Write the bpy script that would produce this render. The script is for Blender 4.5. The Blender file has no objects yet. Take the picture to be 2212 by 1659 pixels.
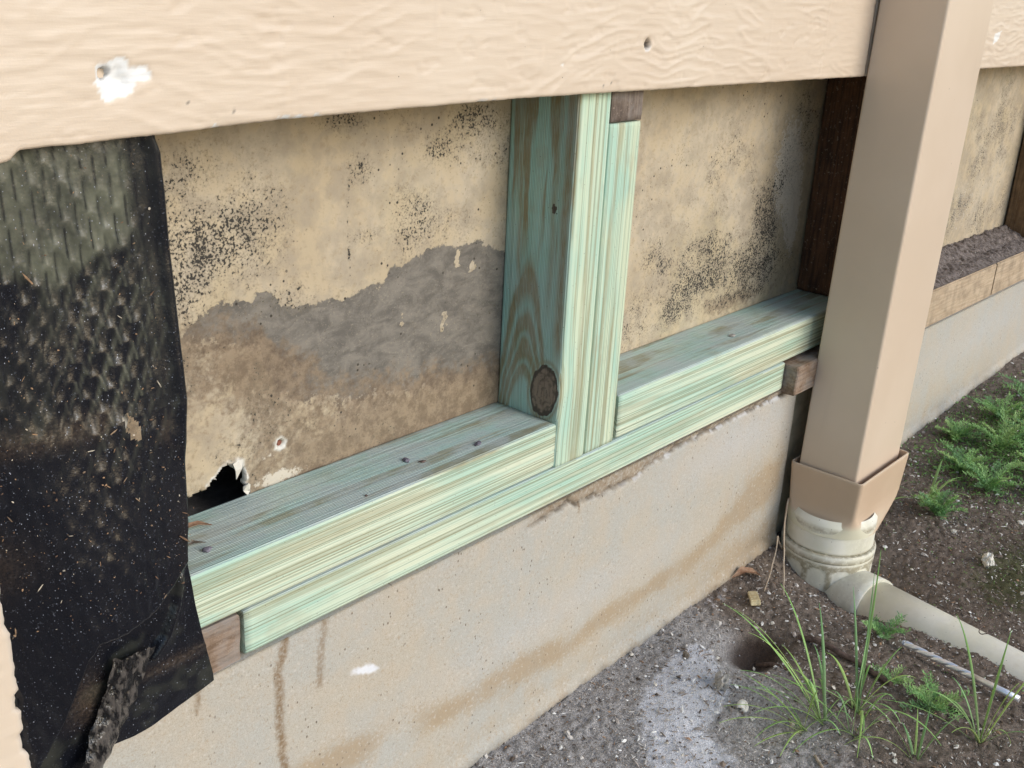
import bpy, bmesh, math, random
import numpy as np
from mathutils import Vector, Matrix
R = math.radians
rng = np.random.default_rng(7); random.seed(7)
SC = bpy.context.scene
# ------------------------------------------------------------------ camera
cam = bpy.data.cameras.new('camera'); camo = bpy.data.objects.new('camera', cam); SC.collection.objects.link(camo)
yaw, pit, rol = R(49.33843505), R(21.00580871), R(2.9414132)
f = Vector((math.sin(yaw)*math.cos(pit), math.cos(yaw)*math.cos(pit), -math.sin(pit)))
r = f.cross(Vector((0, 0, 1))).normalized(); u = r.cross(f)
r2 = r*math.cos(rol)+u*math.sin(rol); u2 = -r*math.sin(rol)+u*math.cos(rol)
M4 = Matrix((r2, u2, -f)).transposed().to_4x4(); M4.translation = Vector((-0.84420144, -0.65676754, 0.55036791))
camo.matrix_world = M4
cam.sensor_width = 36; cam.lens = 2317.2139/2212*36; cam.clip_start = .02; cam.clip_end = 500
SC.camera = camo
# ------------------------------------------------------------------ light
SUN_EL, SUN_AZ = 25, 14            # azimuth to the right of the wall's outward normal (-Y)
W = bpy.data.worlds.new('World'); SC.world = W; W.use_nodes = True
nt = W.node_tree; nt.nodes.clear()
sky = nt.nodes.new('ShaderNodeTexSky'); sky.sky_type = 'NISHITA'; sky.sun_disc = False
sky.sun_elevation = R(SUN_EL); sky.sun_rotation = R(180-SUN_AZ); sky.air_density = 1.0; sky.dust_density = 1.0
bg = nt.nodes.new('ShaderNodeBackground'); bg.inputs[1].default_value = .15
ow = nt.nodes.new('ShaderNodeOutputWorld')
nt.links.new(sky.outputs[0], bg.inputs[0]); nt.links.new(bg.outputs[0], ow.inputs[0])
sd = bpy.data.lights.new('sun', 'SUN'); sd.energy = 1.40; sd.angle = R(28); sd.color = (1, .985, .96)
so = bpy.data.objects.new('sun', sd); SC.collection.objects.link(so)
sdir = Vector((math.sin(R(SUN_AZ))*math.cos(R(SUN_EL)), -math.cos(R(SUN_AZ))*math.cos(R(SUN_EL)), math.sin(R(SUN_EL))))
so.rotation_euler = sdir.to_track_quat('Z', 'Y').to_euler(); so.location = (1, -2, 3)
SC.view_settings.view_transform = 'Standard'; SC.view_settings.look = 'None'
SC.view_settings.gamma = 1; SC.view_settings.exposure = 0.28; SC.view_settings.use_curve_mapping = False
SC.render.engine = 'CYCLES'

# ------------------------------------------------------------------ numpy noise
_pt = np.random.default_rng(3).permutation(256); _pt = np.concatenate([_pt, _pt])
_an = np.random.default_rng(4).uniform(0, 2*np.pi, 256); _gx, _gy = np.cos(_an), np.sin(_an)
def perlin(x, y, seed=0):
    x = np.asarray(x, float)+seed*17.31; y = np.asarray(y, float)+seed*5.77
    xi = np.floor(x).astype(int); yi = np.floor(y).astype(int); xf = x-xi; yf = y-yi
    def g(a, b):
        h = _pt[(_pt[(xi+a) & 255]+yi+b) & 255]
        return _gx[h]*(xf-a)+_gy[h]*(yf-b)
    s = xf*xf*xf*(xf*(xf*6-15)+10); t = yf*yf*yf*(yf*(yf*6-15)+10)
    a = g(0, 0)*(1-s)+g(1, 0)*s; b = g(0, 1)*(1-s)+g(1, 1)*s
    return (a*(1-t)+b*t)*1.5
def fbm(x, y, o=4, seed=0, g=.5):
    s = 0; a = 1
    for i in range(o):
        s = s+a*perlin(x*2**i, y*2**i, seed+i*3.1); a *= g
    return s
def sst(a, b, x): t = np.clip((x-a)/(b-a), 0, 1); return t*t*(3-2*t)
def gauss(x, z, cx, cz, rx, rz): return np.exp(-((x-cx)/rx)**2-((z-cz)/rz)**2)
def inpoly(px, pz, poly):
    inside = np.zeros(np.shape(px), bool); n = len(poly)
    for i in range(n):
        x1, z1 = poly[i]; x2, z2 = poly[(i+1) % n]
        c = ((z1 > pz) != (z2 > pz)) & (px < (x2-x1)*(pz-z1)/(z2-z1+1e-12)+x1)
        inside ^= c
    return inside
def segd(x, z, pts):
    d = np.full(np.shape(x), 9.)
    for (a, b), (c, e) in zip(pts[:-1], pts[1:]):
        L2 = (c-a)**2+(e-b)**2+1e-12; t = np.clip(((x-a)*(c-a)+(z-b)*(e-b))/L2, 0, 1)
        d = np.minimum(d, np.hypot(x-a-t*(c-a), z-b-t*(e-b)))
    return d

# ------------------------------------------------------------------ mesh helpers
def link(me, name, mat, parent=None):
    o = bpy.data.objects.new(name, me); SC.collection.objects.link(o)
    if mat: me.materials.append(mat)
    if parent: o.parent = parent
    return o
def mesh_np(name, V, F, mat, parent=None, attrs=None, smooth=True, extra=None):
    """V (n,3); F (m,k) faces all of one size; extra: list of ngons"""
    me = bpy.data.meshes.new(name); V = np.ascontiguousarray(V, dtype=np.float32); F = np.asarray(F, dtype=np.int32)
    m, k = F.shape; idx = F.ravel(); tot = np.full(m, k, np.int32)
    if extra:
        idx = np.concatenate([idx]+[np.array(e, np.int32) for e in extra]); tot = np.concatenate([tot, np.array([len(e) for e in extra], np.int32)])
    me.vertices.add(len(V)); me.vertices.foreach_set('co', V.ravel())
    me.loops.add(len(idx)); me.loops.foreach_set('vertex_index', idx.astype(np.int32))
    me.polygons.add(len(tot)); me.polygons.foreach_set('loop_start', np.concatenate([[0], np.cumsum(tot)[:-1]]).astype(np.int32))
    me.polygons.foreach_set('use_smooth', np.concatenate([np.full(m, smooth), np.zeros(len(tot)-m, bool)]))
    me.update(calc_edges=True)
    for n, a in (attrs or {}).items():
        a = np.ascontiguousarray(a, dtype=np.float32)
        if a.ndim == 1: me.attributes.new(n, 'FLOAT', 'POINT').data.foreach_set('value', a)
        else: me.attributes.new(n, 'FLOAT_VECTOR', 'POINT').data.foreach_set('vector', a.ravel())
    return link(me, name, mat, parent)
def gridF(nu, nv, cu=False):
    """nu columns x nv rows, index = v*nu+u"""
    U = np.arange(nu if cu else nu-1); Vv = np.arange(nv-1); u, v = np.meshgrid(U, Vv)
    a = v*nu+u; b = v*nu+(u+1) % nu
    return np.stack([a, b, b+nu, a+nu], -1).reshape(-1, 4)
def tag(o, label=None, cat=None, group=None, kind=None):
    if label: o['label'] = label
    if cat: o['category'] = cat
    if group: o['group'] = group
    if kind: o['kind'] = kind
    return o
def empty(name, loc=(0, 0, 0)):
    o = bpy.data.objects.new(name, None); o.location = loc; o.empty_display_size = .02; SC.collection.objects.link(o); return o
def box(name, lo, hi, mat, parent=None, bev=.0015, jit=0):
    bm = bmesh.new(); bmesh.ops.create_cube(bm, size=1)
    for v in bm.verts: v.co = [lo[i]+(v.co[i]+.5)*(hi[i]-lo[i])+random.uniform(-jit, jit) for i in range(3)]
    if bev: bmesh.ops.bevel(bm, geom=bm.edges[:], offset=bev, segments=2, affect='EDGES', profile=.6)
    me = bpy.data.meshes.new(name); bm.to_mesh(me); bm.free()
    return link(me, name, mat, parent)

# ------------------------------------------------------------------ material helper
class T:
    def __init__(s, name):
        s.m = bpy.data.materials.new(name); s.m.use_nodes = True; s.t = s.m.node_tree; s.t.nodes.clear()
        s.b = s.t.nodes.new('ShaderNodeBsdfPrincipled'); o = s.t.nodes.new('ShaderNodeOutputMaterial'); s.t.links.new(s.b.outputs[0], o.inputs[0])
    def set(s, inp, v):
        if hasattr(v, 'is_output') or isinstance(v, bpy.types.NodeSocket): s.t.links.new(v, inp)
        elif v is not None:
            if isinstance(v, (tuple, list)) and len(v) == 3 and inp.type == 'RGBA': v = (*v, 1)
            inp.default_value = v
    def n(s, typ, **kw):
        nd = s.t.nodes.new(typ)
        for k, v in kw.items():
            if k[0] == 'i' and k[1:].isdigit(): s.set(nd.inputs[int(k[1:])], v)
            else: setattr(nd, k, v)
        return nd
    def attr(s, name, vec=False):
        a = s.n('ShaderNodeAttribute', attribute_name=name); return a.outputs['Vector'] if vec else a.outputs['Fac']
    def col(s, name): return s.n('ShaderNodeAttribute', attribute_name=name).outputs['Color']
    def obj(s): return s.n('ShaderNodeTexCoord').outputs['Object']
    def scale(s, v, sc, off=(0, 0, 0)):
        m = s.n('ShaderNodeMapping'); s.set(m.inputs[0], v); m.inputs[3].default_value = sc; m.inputs[1].default_value = off; return m.outputs[0]
    def noise(s, v, sc=1., det=3., rough=.55, dist=0.):
        n = s.n('ShaderNodeTexNoise'); s.set(n.inputs['Vector'], v); s.set(n.inputs['Scale'], sc); n.inputs['Detail'].default_value = det
        n.inputs['Roughness'].default_value = rough; n.inputs['Distortion'].default_value = dist; return n.outputs[0]
    def vor(s, v, sc=1., feat='F1', out=0):
        n = s.n('ShaderNodeTexVoronoi', feature=feat); s.set(n.inputs['Vector'], v); n.inputs['Scale'].default_value = sc; return n.outputs[out]
    def ma(s, op, a, b=None, c=None, clamp=False):
        n = s.n('ShaderNodeMath', operation=op); n.use_clamp = clamp; s.set(n.inputs[0], a)
        if b is not None: s.set(n.inputs[1], b)
        if c is not None: s.set(n.inputs[2], c)
        return n.outputs[0]
    def ss(s, x, a, b, lo=0., hi=1.):
        n = s.n('ShaderNodeMapRange', interpolation_type='SMOOTHSTEP'); s.set(n.inputs[0], x); n.inputs[1].default_value = a; n.inputs[2].default_value = b
        n.inputs[3].default_value = lo; n.inputs[4].default_value = hi; return n.outputs[0]
    def mix(s, fac, a, b, mode='MIX'):
        n = s.n('ShaderNodeMix', data_type='RGBA', blend_type=mode); s.set(n.inputs[0], fac); s.set(n.inputs[6], a); s.set(n.inputs[7], b); return n.outputs[2]
    def bump(s, h, st=1., d=.001, nrm=None):
        n = s.n('ShaderNodeBump'); n.inputs['Strength'].default_value = st; n.inputs['Distance'].default_value = d; s.set(n.inputs['Height'], h)
        if nrm: s.set(n.inputs['Normal'], nrm)
        return n.outputs[0]
    def done(s, col, rough=.7, nrm=None, **kw):
        s.set(s.b.inputs['Base Color'], col); s.set(s.b.inputs['Roughness'], rough)
        if nrm: s.set(s.b.inputs['Normal'], nrm)
        for k, v in kw.items(): s.set(s.b.inputs[k.replace('_', ' ')], v)
        return s.m

# ---- treated pine: attribute wv = (along, across, seed), wm = (brown bands, knot, teal)
def mat_pine(name, rib=.35, teal=.0, cream=(.66, .72, .52), dark=.6, lines=1., gray=0., tc=(.42, .64, .52)):
    t = T(name); v = t.attr('wv', True); wm = t.n('ShaderNodeSeparateXYZ', i0=t.attr('wm', True))
    ring, knot, tl = wm.outputs[0], wm.outputs[1], wm.outputs[2]
    n1 = t.noise(t.scale(v, (1.1, 640, 1)), 1, 1.5, .6)        # fine grain lines
    n2 = t.noise(t.scale(v, (.9, 270, 1), (3, 3, 0)), 1, 2)   # broader stripes
    n3 = t.noise(t.scale(v, (5, 26, 1), (7, 1, 0)), 1, 3)    # tint
    n4 = t.noise(t.scale(v, (60, 700, 1)), 1, 2)             # pores
    n5 = t.noise(t.scale(v, (14, 20, 1), (1, 9, 0)), 1, 4, .65)
    tv = t.ma('ADD', t.ss(n3, .40, .66), tl, clamp=True)
    tv = t.ma('ADD', tv, teal, clamp=True)
    c = t.mix(tv, cream, tc)
    c = t.mix(t.ss(n2, .46, .60, 0, .5*lines), c, (.46, .62, .50))
    c = t.mix(t.ss(n2, .47, .36, 0, .28*lines), c, (.65, .69, .52))
    c = t.mix(t.ss(n1, .535, .60, 0, dark), c, (.25, .28, .17))
    c = t.mix(t.ss(n1, .44, .36, 0, .45*lines), c, (.74, .78, .62))
    c = t.mix(t.ma('MULTIPLY', ring, t.ss(n4, .3, .6, .65, .95)), c, (.29, .225, .10))
    c = t.mix(t.ss(n5, .54, .72, 0, .34), c, (.40, .36, .24))
    if gray: c = t.mix(t.ss(n5, .62, .40, 0, gray), c, (.56, .63, .61))
    kn = t.ma('ADD', t.ma('MULTIPLY', t.noise(t.scale(v, (120, 120, 1)), 1, 4, .65), .5), t.ma('MULTIPLY', t.ss(knot, .6, 1.), .42))
    kc = t.mix(t.ss(kn, .35, .62), (.08, .055, .042), (.30, .22, .16))
    c = t.mix(t.ss(knot, .35, .6), c, kc)
    sp = t.vor(t.scale(v, (130, 130, 1)), 1)
    c = t.mix(t.ss(sp, .10, .04, 0, .55), c, (.10, .09, .06))
    sx = t.n('ShaderNodeSeparateXYZ', i0=v); wob = t.ma('MULTIPLY', t.noise(t.scale(v, (20, 20, 1)), 1, 1), 2.5)
    ribs = t.ma('SINE', t.ma('ADD', t.ma('MULTIPLY', sx.outputs[1], 2*math.pi/.0021), wob))
    ribm = t.ma('MULTIPLY', t.ss(ribs, -.2, -1., 0, 1), rib)
    c = t.mix(t.ma('MULTIPLY', ribm, .55), c, (.12, .16, .11))
    h = t.ma('ADD', t.ma('MULTIPLY', ribs, rib*.5), t.ma('MULTIPLY', n1, -1.6))
    h = t.ma('ADD', h, t.ma('MULTIPLY', n4, .3))
    return t.done(c, .72, t.bump(h, .6, .0007))
M = {}
M['pine_side'] = mat_pine('treated pine front', rib=.12, teal=.0, dark=.72, cream=(.68, .73, .55))
M['pine_top'] = mat_pine('treated pine dressed', rib=.95, teal=.22, dark=.30, lines=.5, cream=(.66, .74, .66), gray=.75, tc=(.48, .70, .64))
M['pine_stud'] = mat_pine('treated pine stud', rib=.85, teal=.38, dark=.35, lines=.6, cream=(.64, .74, .58), gray=.25, tc=(.38, .68, .60))
M['pine_studf'] = mat_pine('treated pine stud front', rib=.1, teal=.0, dark=.6, lines=.9, cream=(.64, .72, .52))
def mat_oldwood(name, a, b, lines=1., axis=0, grey=.0):
    t = T(name); v = t.obj(); s = [14, 14, 14]; 
    for i in range(3):
        if i != axis: s[i] = 260
    n1 = t.noise(t.scale(v, tuple(s)), 1, 3, .6); n2 = t.noise(v, 30, 5, .7); n3 = t.noise(v, 240, 3, .6)
    c = t.mix(t.ss(n1, .35, .65), a, b); c = t.mix(t.ss(n2, .42, .7, 0, .6), c, tuple(x*.45 for x in a))
    c = t.mix(t.ss(n3, .60, .72, 0, .5), c, (.45, .36, .28))
    if grey: c = t.mix(t.ss(n2, .6, .35, 0, grey), c, (.30, .28, .26))
    return t.done(c, .85, t.bump(t.ma('ADD', n1, t.ma('MULTIPLY', n3, .8)), .7, .0012))
M['old_brown'] = mat_oldwood('weathered brown timber', (.22, .14, .085), (.40, .27, .17), axis=0, grey=.4)
M['old_block'] = mat_oldwood('old warm timber', (.20, .125, .075), (.34, .235, .16), axis=0, grey=.6)
M['old_dark'] = mat_oldwood('dark stained timber', (.05, .022, .011), (.135, .06, .028), axis=2)
M['old_tan'] = mat_oldwood('tan sawn timber', (.44, .33, .22), (.55, .43, .30), axis=0)
M['old_grey'] = mat_oldwood('grey weathered timber', (.15, .11, .085), (.26, .20, .16), axis=2, grey=.5)

# ---- back panel: attributes grey, mold, brown, pale, wht
t = T('old render panel'); v = t.obj()
n0 = t.noise(v, 9, 5, .6); n1 = t.noise(v, 38, 5, .65); n2 = t.noise(v, 160, 4, .65); n3 = t.noise(v, 520, 3, .6); n4 = t.noise(v, 400, 3, .6)
c = t.mix(t.ss(n0, .35, .65), (.47, .38, .26), (.57, .49, .37))
c = t.mix(t.ss(t.noise(v, 5, 4, .6, ), .45, .66, 0, .5), c, (.40, .34, .20)); c = t.mix(t.ss(n1, .40, .70, 0, .75), c, (.38, .32, .24)); c = t.mix(t.ss(n1, .52, .38, 0, .5), c, (.56, .455, .30))
c = t.mix(t.ss(n2, .52, .68, 0, .35), c, (.36, .27, .16))
gr = t.attr('grey'); gm = t.ss(t.ma('ADD', gr, t.ma('MULTIPLY', t.ma('SUBTRACT', n2, .5), 1.3)), .40, .60)
n6 = t.noise(t.scale(v, (32, 32, 60)), 1, 6, .72, .4); gc = t.mix(t.ss(n6, .36, .64), (.135, .122, .105), (.245, .22, .185)); gc = t.mix(t.ss(n3, .58, .7, 0, .4), gc, (.42, .36, .27))
c = t.mix(gm, c, gc)
bw = t.attr('brown'); bn = t.ma('ADD', bw, t.ma('ADD', t.ma('MULTIPLY', t.ma('SUBTRACT', n2, .5), 1.0), t.ma('MULTIPLY', t.ma('SUBTRACT', n1, .5), .55)))
c = t.mix(t.ss(bn, .35, .85, 0, .85), c, t.mix(t.ss(t.noise(v, 75, 7, .78), .38, .62), (.14, .095, .06), (.29, .215, .14)))
pl = t.attr('pale'); c = t.mix(t.ss(t.ma('ADD', pl, t.ma('MULTIPLY', t.ma('SUBTRACT', n2, .5), .8)), .5, .62, 0, .85), c, (.66, .60, .50))
ms = t.attr('mold'); mp = t.ma('ADD', t.ma('MULTIPLY', ms, .56), t.ma('ADD', t.ma('MULTIPLY', n4, .85), t.ma('ADD', t.ma('MULTIPLY', n2, .40), t.ma('MULTIPLY', n1, .18))))
c = t.mix(t.ss(mp, .84, 1.08, 0, .50), c, (.20, .17, .12))
c = t.mix(t.ss(mp, 1.025, 1.075, 0, .93), c, (.020, .019, .018))
dots = t.vor(v, 75); dg = t.noise(v, 14, 2)
c = t.mix(t.ma('MULTIPLY', t.ss(dots, .13, .07), t.ss(dg, .50, .58)), c, (.05, .04, .03))
d2 = t.vor(v, 190); c = t.mix(t.ma('MULTIPLY', t.ss(d2, .16, .06), t.ss(dg, .44, .56, 0, .7)), c, (.10, .08, .05))
c = t.mix(t.attr('wht'), c, (.72, .70, .64))
M['panel'] = t.done(c, .88, t.bump(t.ma('ADD', t.ma('ADD', n2, t.ma('MULTIPLY', n3, .5)), t.ma('MULTIPLY', gm, -.6)), .55, .0009))

# ---- siding paint
t = T('tan acrylic paint'); v = t.obj(); n0 = t.noise(v, 4, 3); n3 = t.noise(v, 600, 2); n2 = t.noise(t.scale(v, (40, 40, 340)), 1, 3)
c = t.mix(t.ss(n0, .3, .7), (.68, .55, .42), (.72, .60, .47)); c = t.mix(t.ss(t.noise(v, 60, 4), .6, .8, 0, .25), c, (.62, .48, .33))
d2 = t.vor(v, 60); c = t.mix(t.ma('MULTIPLY', t.ss(d2, .045, .025), t.ss(t.noise(v, 25, 2), .5, .6)), c, (.20, .15, .11))
c = t.mix(t.attr('wht'), c, (.86, .86, .84)); c = t.mix(t.attr('drk'), c, (.05, .045, .045))
M['siding'] = t.done(c, .42, t.bump(t.ma('ADD', t.ma('MULTIPLY', t.noise(t.scale(v, (45, 45, 520), (0, 0, 5)), 1, 4, .65), 1.3), t.ma('MULTIPLY', n3, .3)), .3, .0005))
t = T('cream downpipe paint'); v = t.obj(); n0 = t.noise(v, 6, 3); d2 = t.vor(v, 42)
c = t.mix(t.ss(n0, .3, .7), (.66, .53, .40), (.70, .57, .44)); c = t.mix(t.ma('MULTIPLY', t.ss(d2, .05, .03), t.ss(t.noise(v, 12, 2), .48, .6, 0, .7)), c, (.22, .16, .11))
c = t.mix(t.ss(t.noise(t.scale(v, (18, 18, 3)), 1, 5, .7), .60, .76, 0, .16), c, (.50, .40, .30))
M['pipe'] = t.done(c, .38, t.bump(t.noise(v, 500, 2), .08, .0004))
t = T('collar paint'); v = t.obj(); n0 = t.noise(v, 9, 3)
c = t.mix(t.ss(n0, .3, .7), (.58, .43, .30), (.63, .48, .345)); c = t.mix(t.attr('wht'), c, (.66, .66, .50))
sc_ = t.noise(t.scale(v, (200, 14, 160), (0, 0, 3)), 1, 2); c = t.mix(t.ss(sc_, .74, .77, 0, .7), c, (.80, .62, .42))
M['collar'] = t.done(c, .42, t.bump(t.noise(v, 400, 2), .08, .0004))
t = T('aged cream pvc'); v = t.obj(); n0 = t.noise(v, 16, 4, .6); n2 = t.noise(v, 120, 4, .7)
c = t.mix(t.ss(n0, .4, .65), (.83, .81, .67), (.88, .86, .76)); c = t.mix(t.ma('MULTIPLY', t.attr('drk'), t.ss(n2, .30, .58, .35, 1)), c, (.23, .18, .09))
c = t.mix(t.ss(n0, .58, .78, 0, .4), c, (.62, .53, .32)); c = t.mix(t.ss(t.vor(v, 120), .09, .05, 0, .8), c, (.14, .10, .06))
M['pvc'] = t.done(c, .38, t.bump(n2, .15, .0006))

# ---- foundation
t = T('rendered concrete'); v = t.obj(); n0 = t.noise(v, 7, 4, .6); n1 = t.noise(v, 34, 4, .6); n2 = t.noise(v, 240, 3, .6); n3 = t.noise(v, 760, 2, .6)
c = t.mix(t.ss(n0, .38, .62), (.50, .455, .375), (.465, .46, .42)); c = t.mix(t.ss(n1, .42, .68, 0, .35), c, (.56, .46, .34)); c = t.mix(t.attr('blue'), c, (.55, .56, .57))
oc = t.ma('ADD', t.attr('ochre'), t.ma('ADD', t.ma('MULTIPLY', t.ma('SUBTRACT', n1, .5), .7), t.ma('MULTIPLY', t.ma('SUBTRACT', n2, .5), .5))); c = t.mix(t.ss(oc, .15, 1.0, 0, .68), c, (.37, .26, .14))
c = t.mix(t.ss(n3, .42, .66, 0, .5), c, (.34, .28, .21)); c = t.mix(t.ss(n2, .56, .70, 0, .5), c, (.40, .30, .20)); c = t.mix(t.ss(n2, .44, .30, 0, .5), c, (.62, .58, .52))
sv = t.scale(v, (150, 1, 90)); d1 = t.vor(sv, 1); dg = t.noise(v, 16, 3)
c = t.mix(t.ma('MULTIPLY', t.ss(d1, .17, .09), t.ss(dg, .47, .58, .1, .85)), c, (.14, .10, .065))
dr = t.attr('drip'); c = t.mix(t.ma('MULTIPLY', dr, t.ss(n2, .30, .62, .35, 1)), c, (.24, .165, .095))
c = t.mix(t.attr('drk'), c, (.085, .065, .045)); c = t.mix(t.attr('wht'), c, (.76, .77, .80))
M['found'] = t.done(c, .88, t.bump(t.ma('ADD', n2, t.ma('MULTIPLY', t.ss(d1, .17, .05), -1.)), .5, .0010))
t = T('olive recess concrete'); v = t.obj(); c = t.mix(t.ss(t.noise(v, 40, 5, .6), .35, .65), (.36, .32, .22), (.50, .44, .32)); M['damp'] = t.done(c, .9, t.bump(t.noise(v, 200, 4), .6, .001))  # mottled olive concrete for the back of the recess
t = T('near-black light stop'); M['light_stop_dark'] = t.done(t.mix(t.ss(t.noise(t.obj(), 40, 4), .4, .6), (.03, .028, .025), (.06, .055, .05)), .9)
t = T('grey slab concrete'); v = t.obj(); M['slab'] = t.done(t.mix(t.ss(t.noise(v, 60, 5, .7), .4, .65), (.16, .15, .14), (.26, .245, .23)), .9, t.bump(t.noise(v, 300, 3), .5, .001))

# ---- membrane
t = T('black membrane'); v = t.obj(); n1 = t.noise(v, 30, 5, .7); n2 = t.noise(v, 420, 3, .7); sp = t.vor(t.scale(v, (330, 330, 260)), 1); n5 = t.noise(v, 90, 4, .7)
dz = t.attr('dust'); c = t.mix(t.ma('MULTIPLY', t.ss(n1, .3, .7, .4, 1), dz), (.008, .009, .013), (.145, .15, .105))  # this mask adds an olive colour painted for reflected surroundings
c = t.mix(t.attr('brn'), c, t.mix(t.ss(n2, .4, .6), (.06, .042, .028), (.17, .115, .07)))
c = t.mix(t.ma('MULTIPLY', t.ss(n2, .60, .70), t.ss(n5, .42, .58, .15, .6)), c, (.12, .13, .155))  # bluish speckle: sky sheen painted into the colour
c = t.mix(t.ma('MULTIPLY', t.ss(sp, .13, .06), t.ss(n5, .45, .56, .15, .9)), c, (.45, .48, .55))
rg = t.ma('ADD', t.ma('MULTIPLY', n5, .25), t.ma('MULTIPLY', dz, .15)); rg = t.ma('ADD', rg, .08)
M['membrane'] = t.done(c, rg, t.bump(t.ma('ADD', t.ma('MULTIPLY', t.noise(t.scale(v, (170, 170, 60)), 1, 4, .7), 2.2), t.ma('ADD', n2, n5)), .22, .0007))
t = T('shiny crinkled foil face'); v = t.obj(); n2 = t.noise(t.scale(v, (220, 220, 90)), 1, 3, .6)
M['foil'] = t.done(t.mix(t.ss(n2, .42, .60), (.008, .008, .009), (.09, .08, .072)), .13, t.bump(n2, .8, .0035))

# ---- soil, attributes dust, wet, moss, grey
t = T('dark garden soil'); v = t.obj(); n0 = t.noise(v, 14, 5, .65); n1 = t.noise(v, 90, 5, .7); n2 = t.noise(v, 380, 3, .7); n3 = t.noise(v, 900, 2, .6)
c = t.mix(t.ss(n1, .35, .65), (.13, .10, .075), (.27, .21, .165)); c = t.mix(t.ss(n2, .50, .70, 0, .6), c, (.27, .22, .17)); c = t.mix(t.ss(n3, .60, .72, 0, .6), c, (.40, .36, .31))
g = t.ma('ADD', t.attr('grey'), t.ma('MULTIPLY', t.ma('SUBTRACT', n0, .5), .6)); c = t.mix(t.ss(g, .25, .85, 0, .85), c, t.mix(t.ss(n2, .35, .65), (.32, .30, .28), (.64, .61, .59)))
c = t.mix(t.ss(t.ma('ADD', t.attr('moss'), t.ma('MULTIPLY', t.ma('SUBTRACT', n1, .5), 1.4)), .5, .8, 0, .75), c, (.07, .085, .018))
c = t.mix(t.ss(t.ma('ADD', t.attr('dust'), t.ma('MULTIPLY', t.ma('SUBTRACT', n1, .5), .9)), .30, .55, 0, .95), c, (.80, .80, .83))
c = t.mix(t.attr('wet'), c, (.045, .024, .014))
M['soil'] = t.done(c, .92, t.bump(t.ma('ADD', n1, t.ma('ADD', n2, t.ma('MULTIPLY', n3, .6))), .9, .0035))
def simple(name, c1, c2, sc=120, rough=.75, b=.3, bd=.001, **kw):
    t = T(name); v = t.obj(); n = t.noise(v, sc, 4, .6); return t.done(t.mix(t.ss(n, .35, .65), c1, c2), rough, t.bump(n, b, bd), **kw)
t = T('litter flakes'); M['flake'] = t.done(t.col('fc'), .8)
t = T('leaf green'); M['leaf'] = t.done(t.col('fc'), .55, Specular_IOR_Level=.35)
M['stone_purple'] = simple('purplish pebble', (.12, .11, .14), (.24, .22, .26)); M['stone_grey'] = simple('concrete crumb', (.28, .26, .23), (.46, .43, .39), 200, .9, .8)
M['shell'] = simple('white shell', (.62, .58, .48), (.82, .80, .74), 300, .5); M['wood_chip'] = simple('pale wood chip', (.55, .44, .24), (.72, .62, .38), 150)
M['dead_leaf'] = simple('dead leaf', (.26, .13, .07), (.44, .28, .18), 120); M['twig'] = simple('brown root', (.07, .045, .035), (.15, .10, .08), 200)
M['bark'] = simple('grey bark', (.10, .08, .06), (.24, .20, .15), 150, .9, .8, .002); M['straw'] = simple('dry stalk', (.40, .31, .22), (.55, .45, .34), 100)
t = T('bright steel'); M['steel'] = t.done((.86, .86, .88), .38, Metallic=.8)
t = T('galvanised'); M['galv'] = t.done((.6, .6, .62), .4, Metallic=.7)
t = T('peeled paper'); M['paper'] = t.done((.70, .66, .58), .9)

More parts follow.
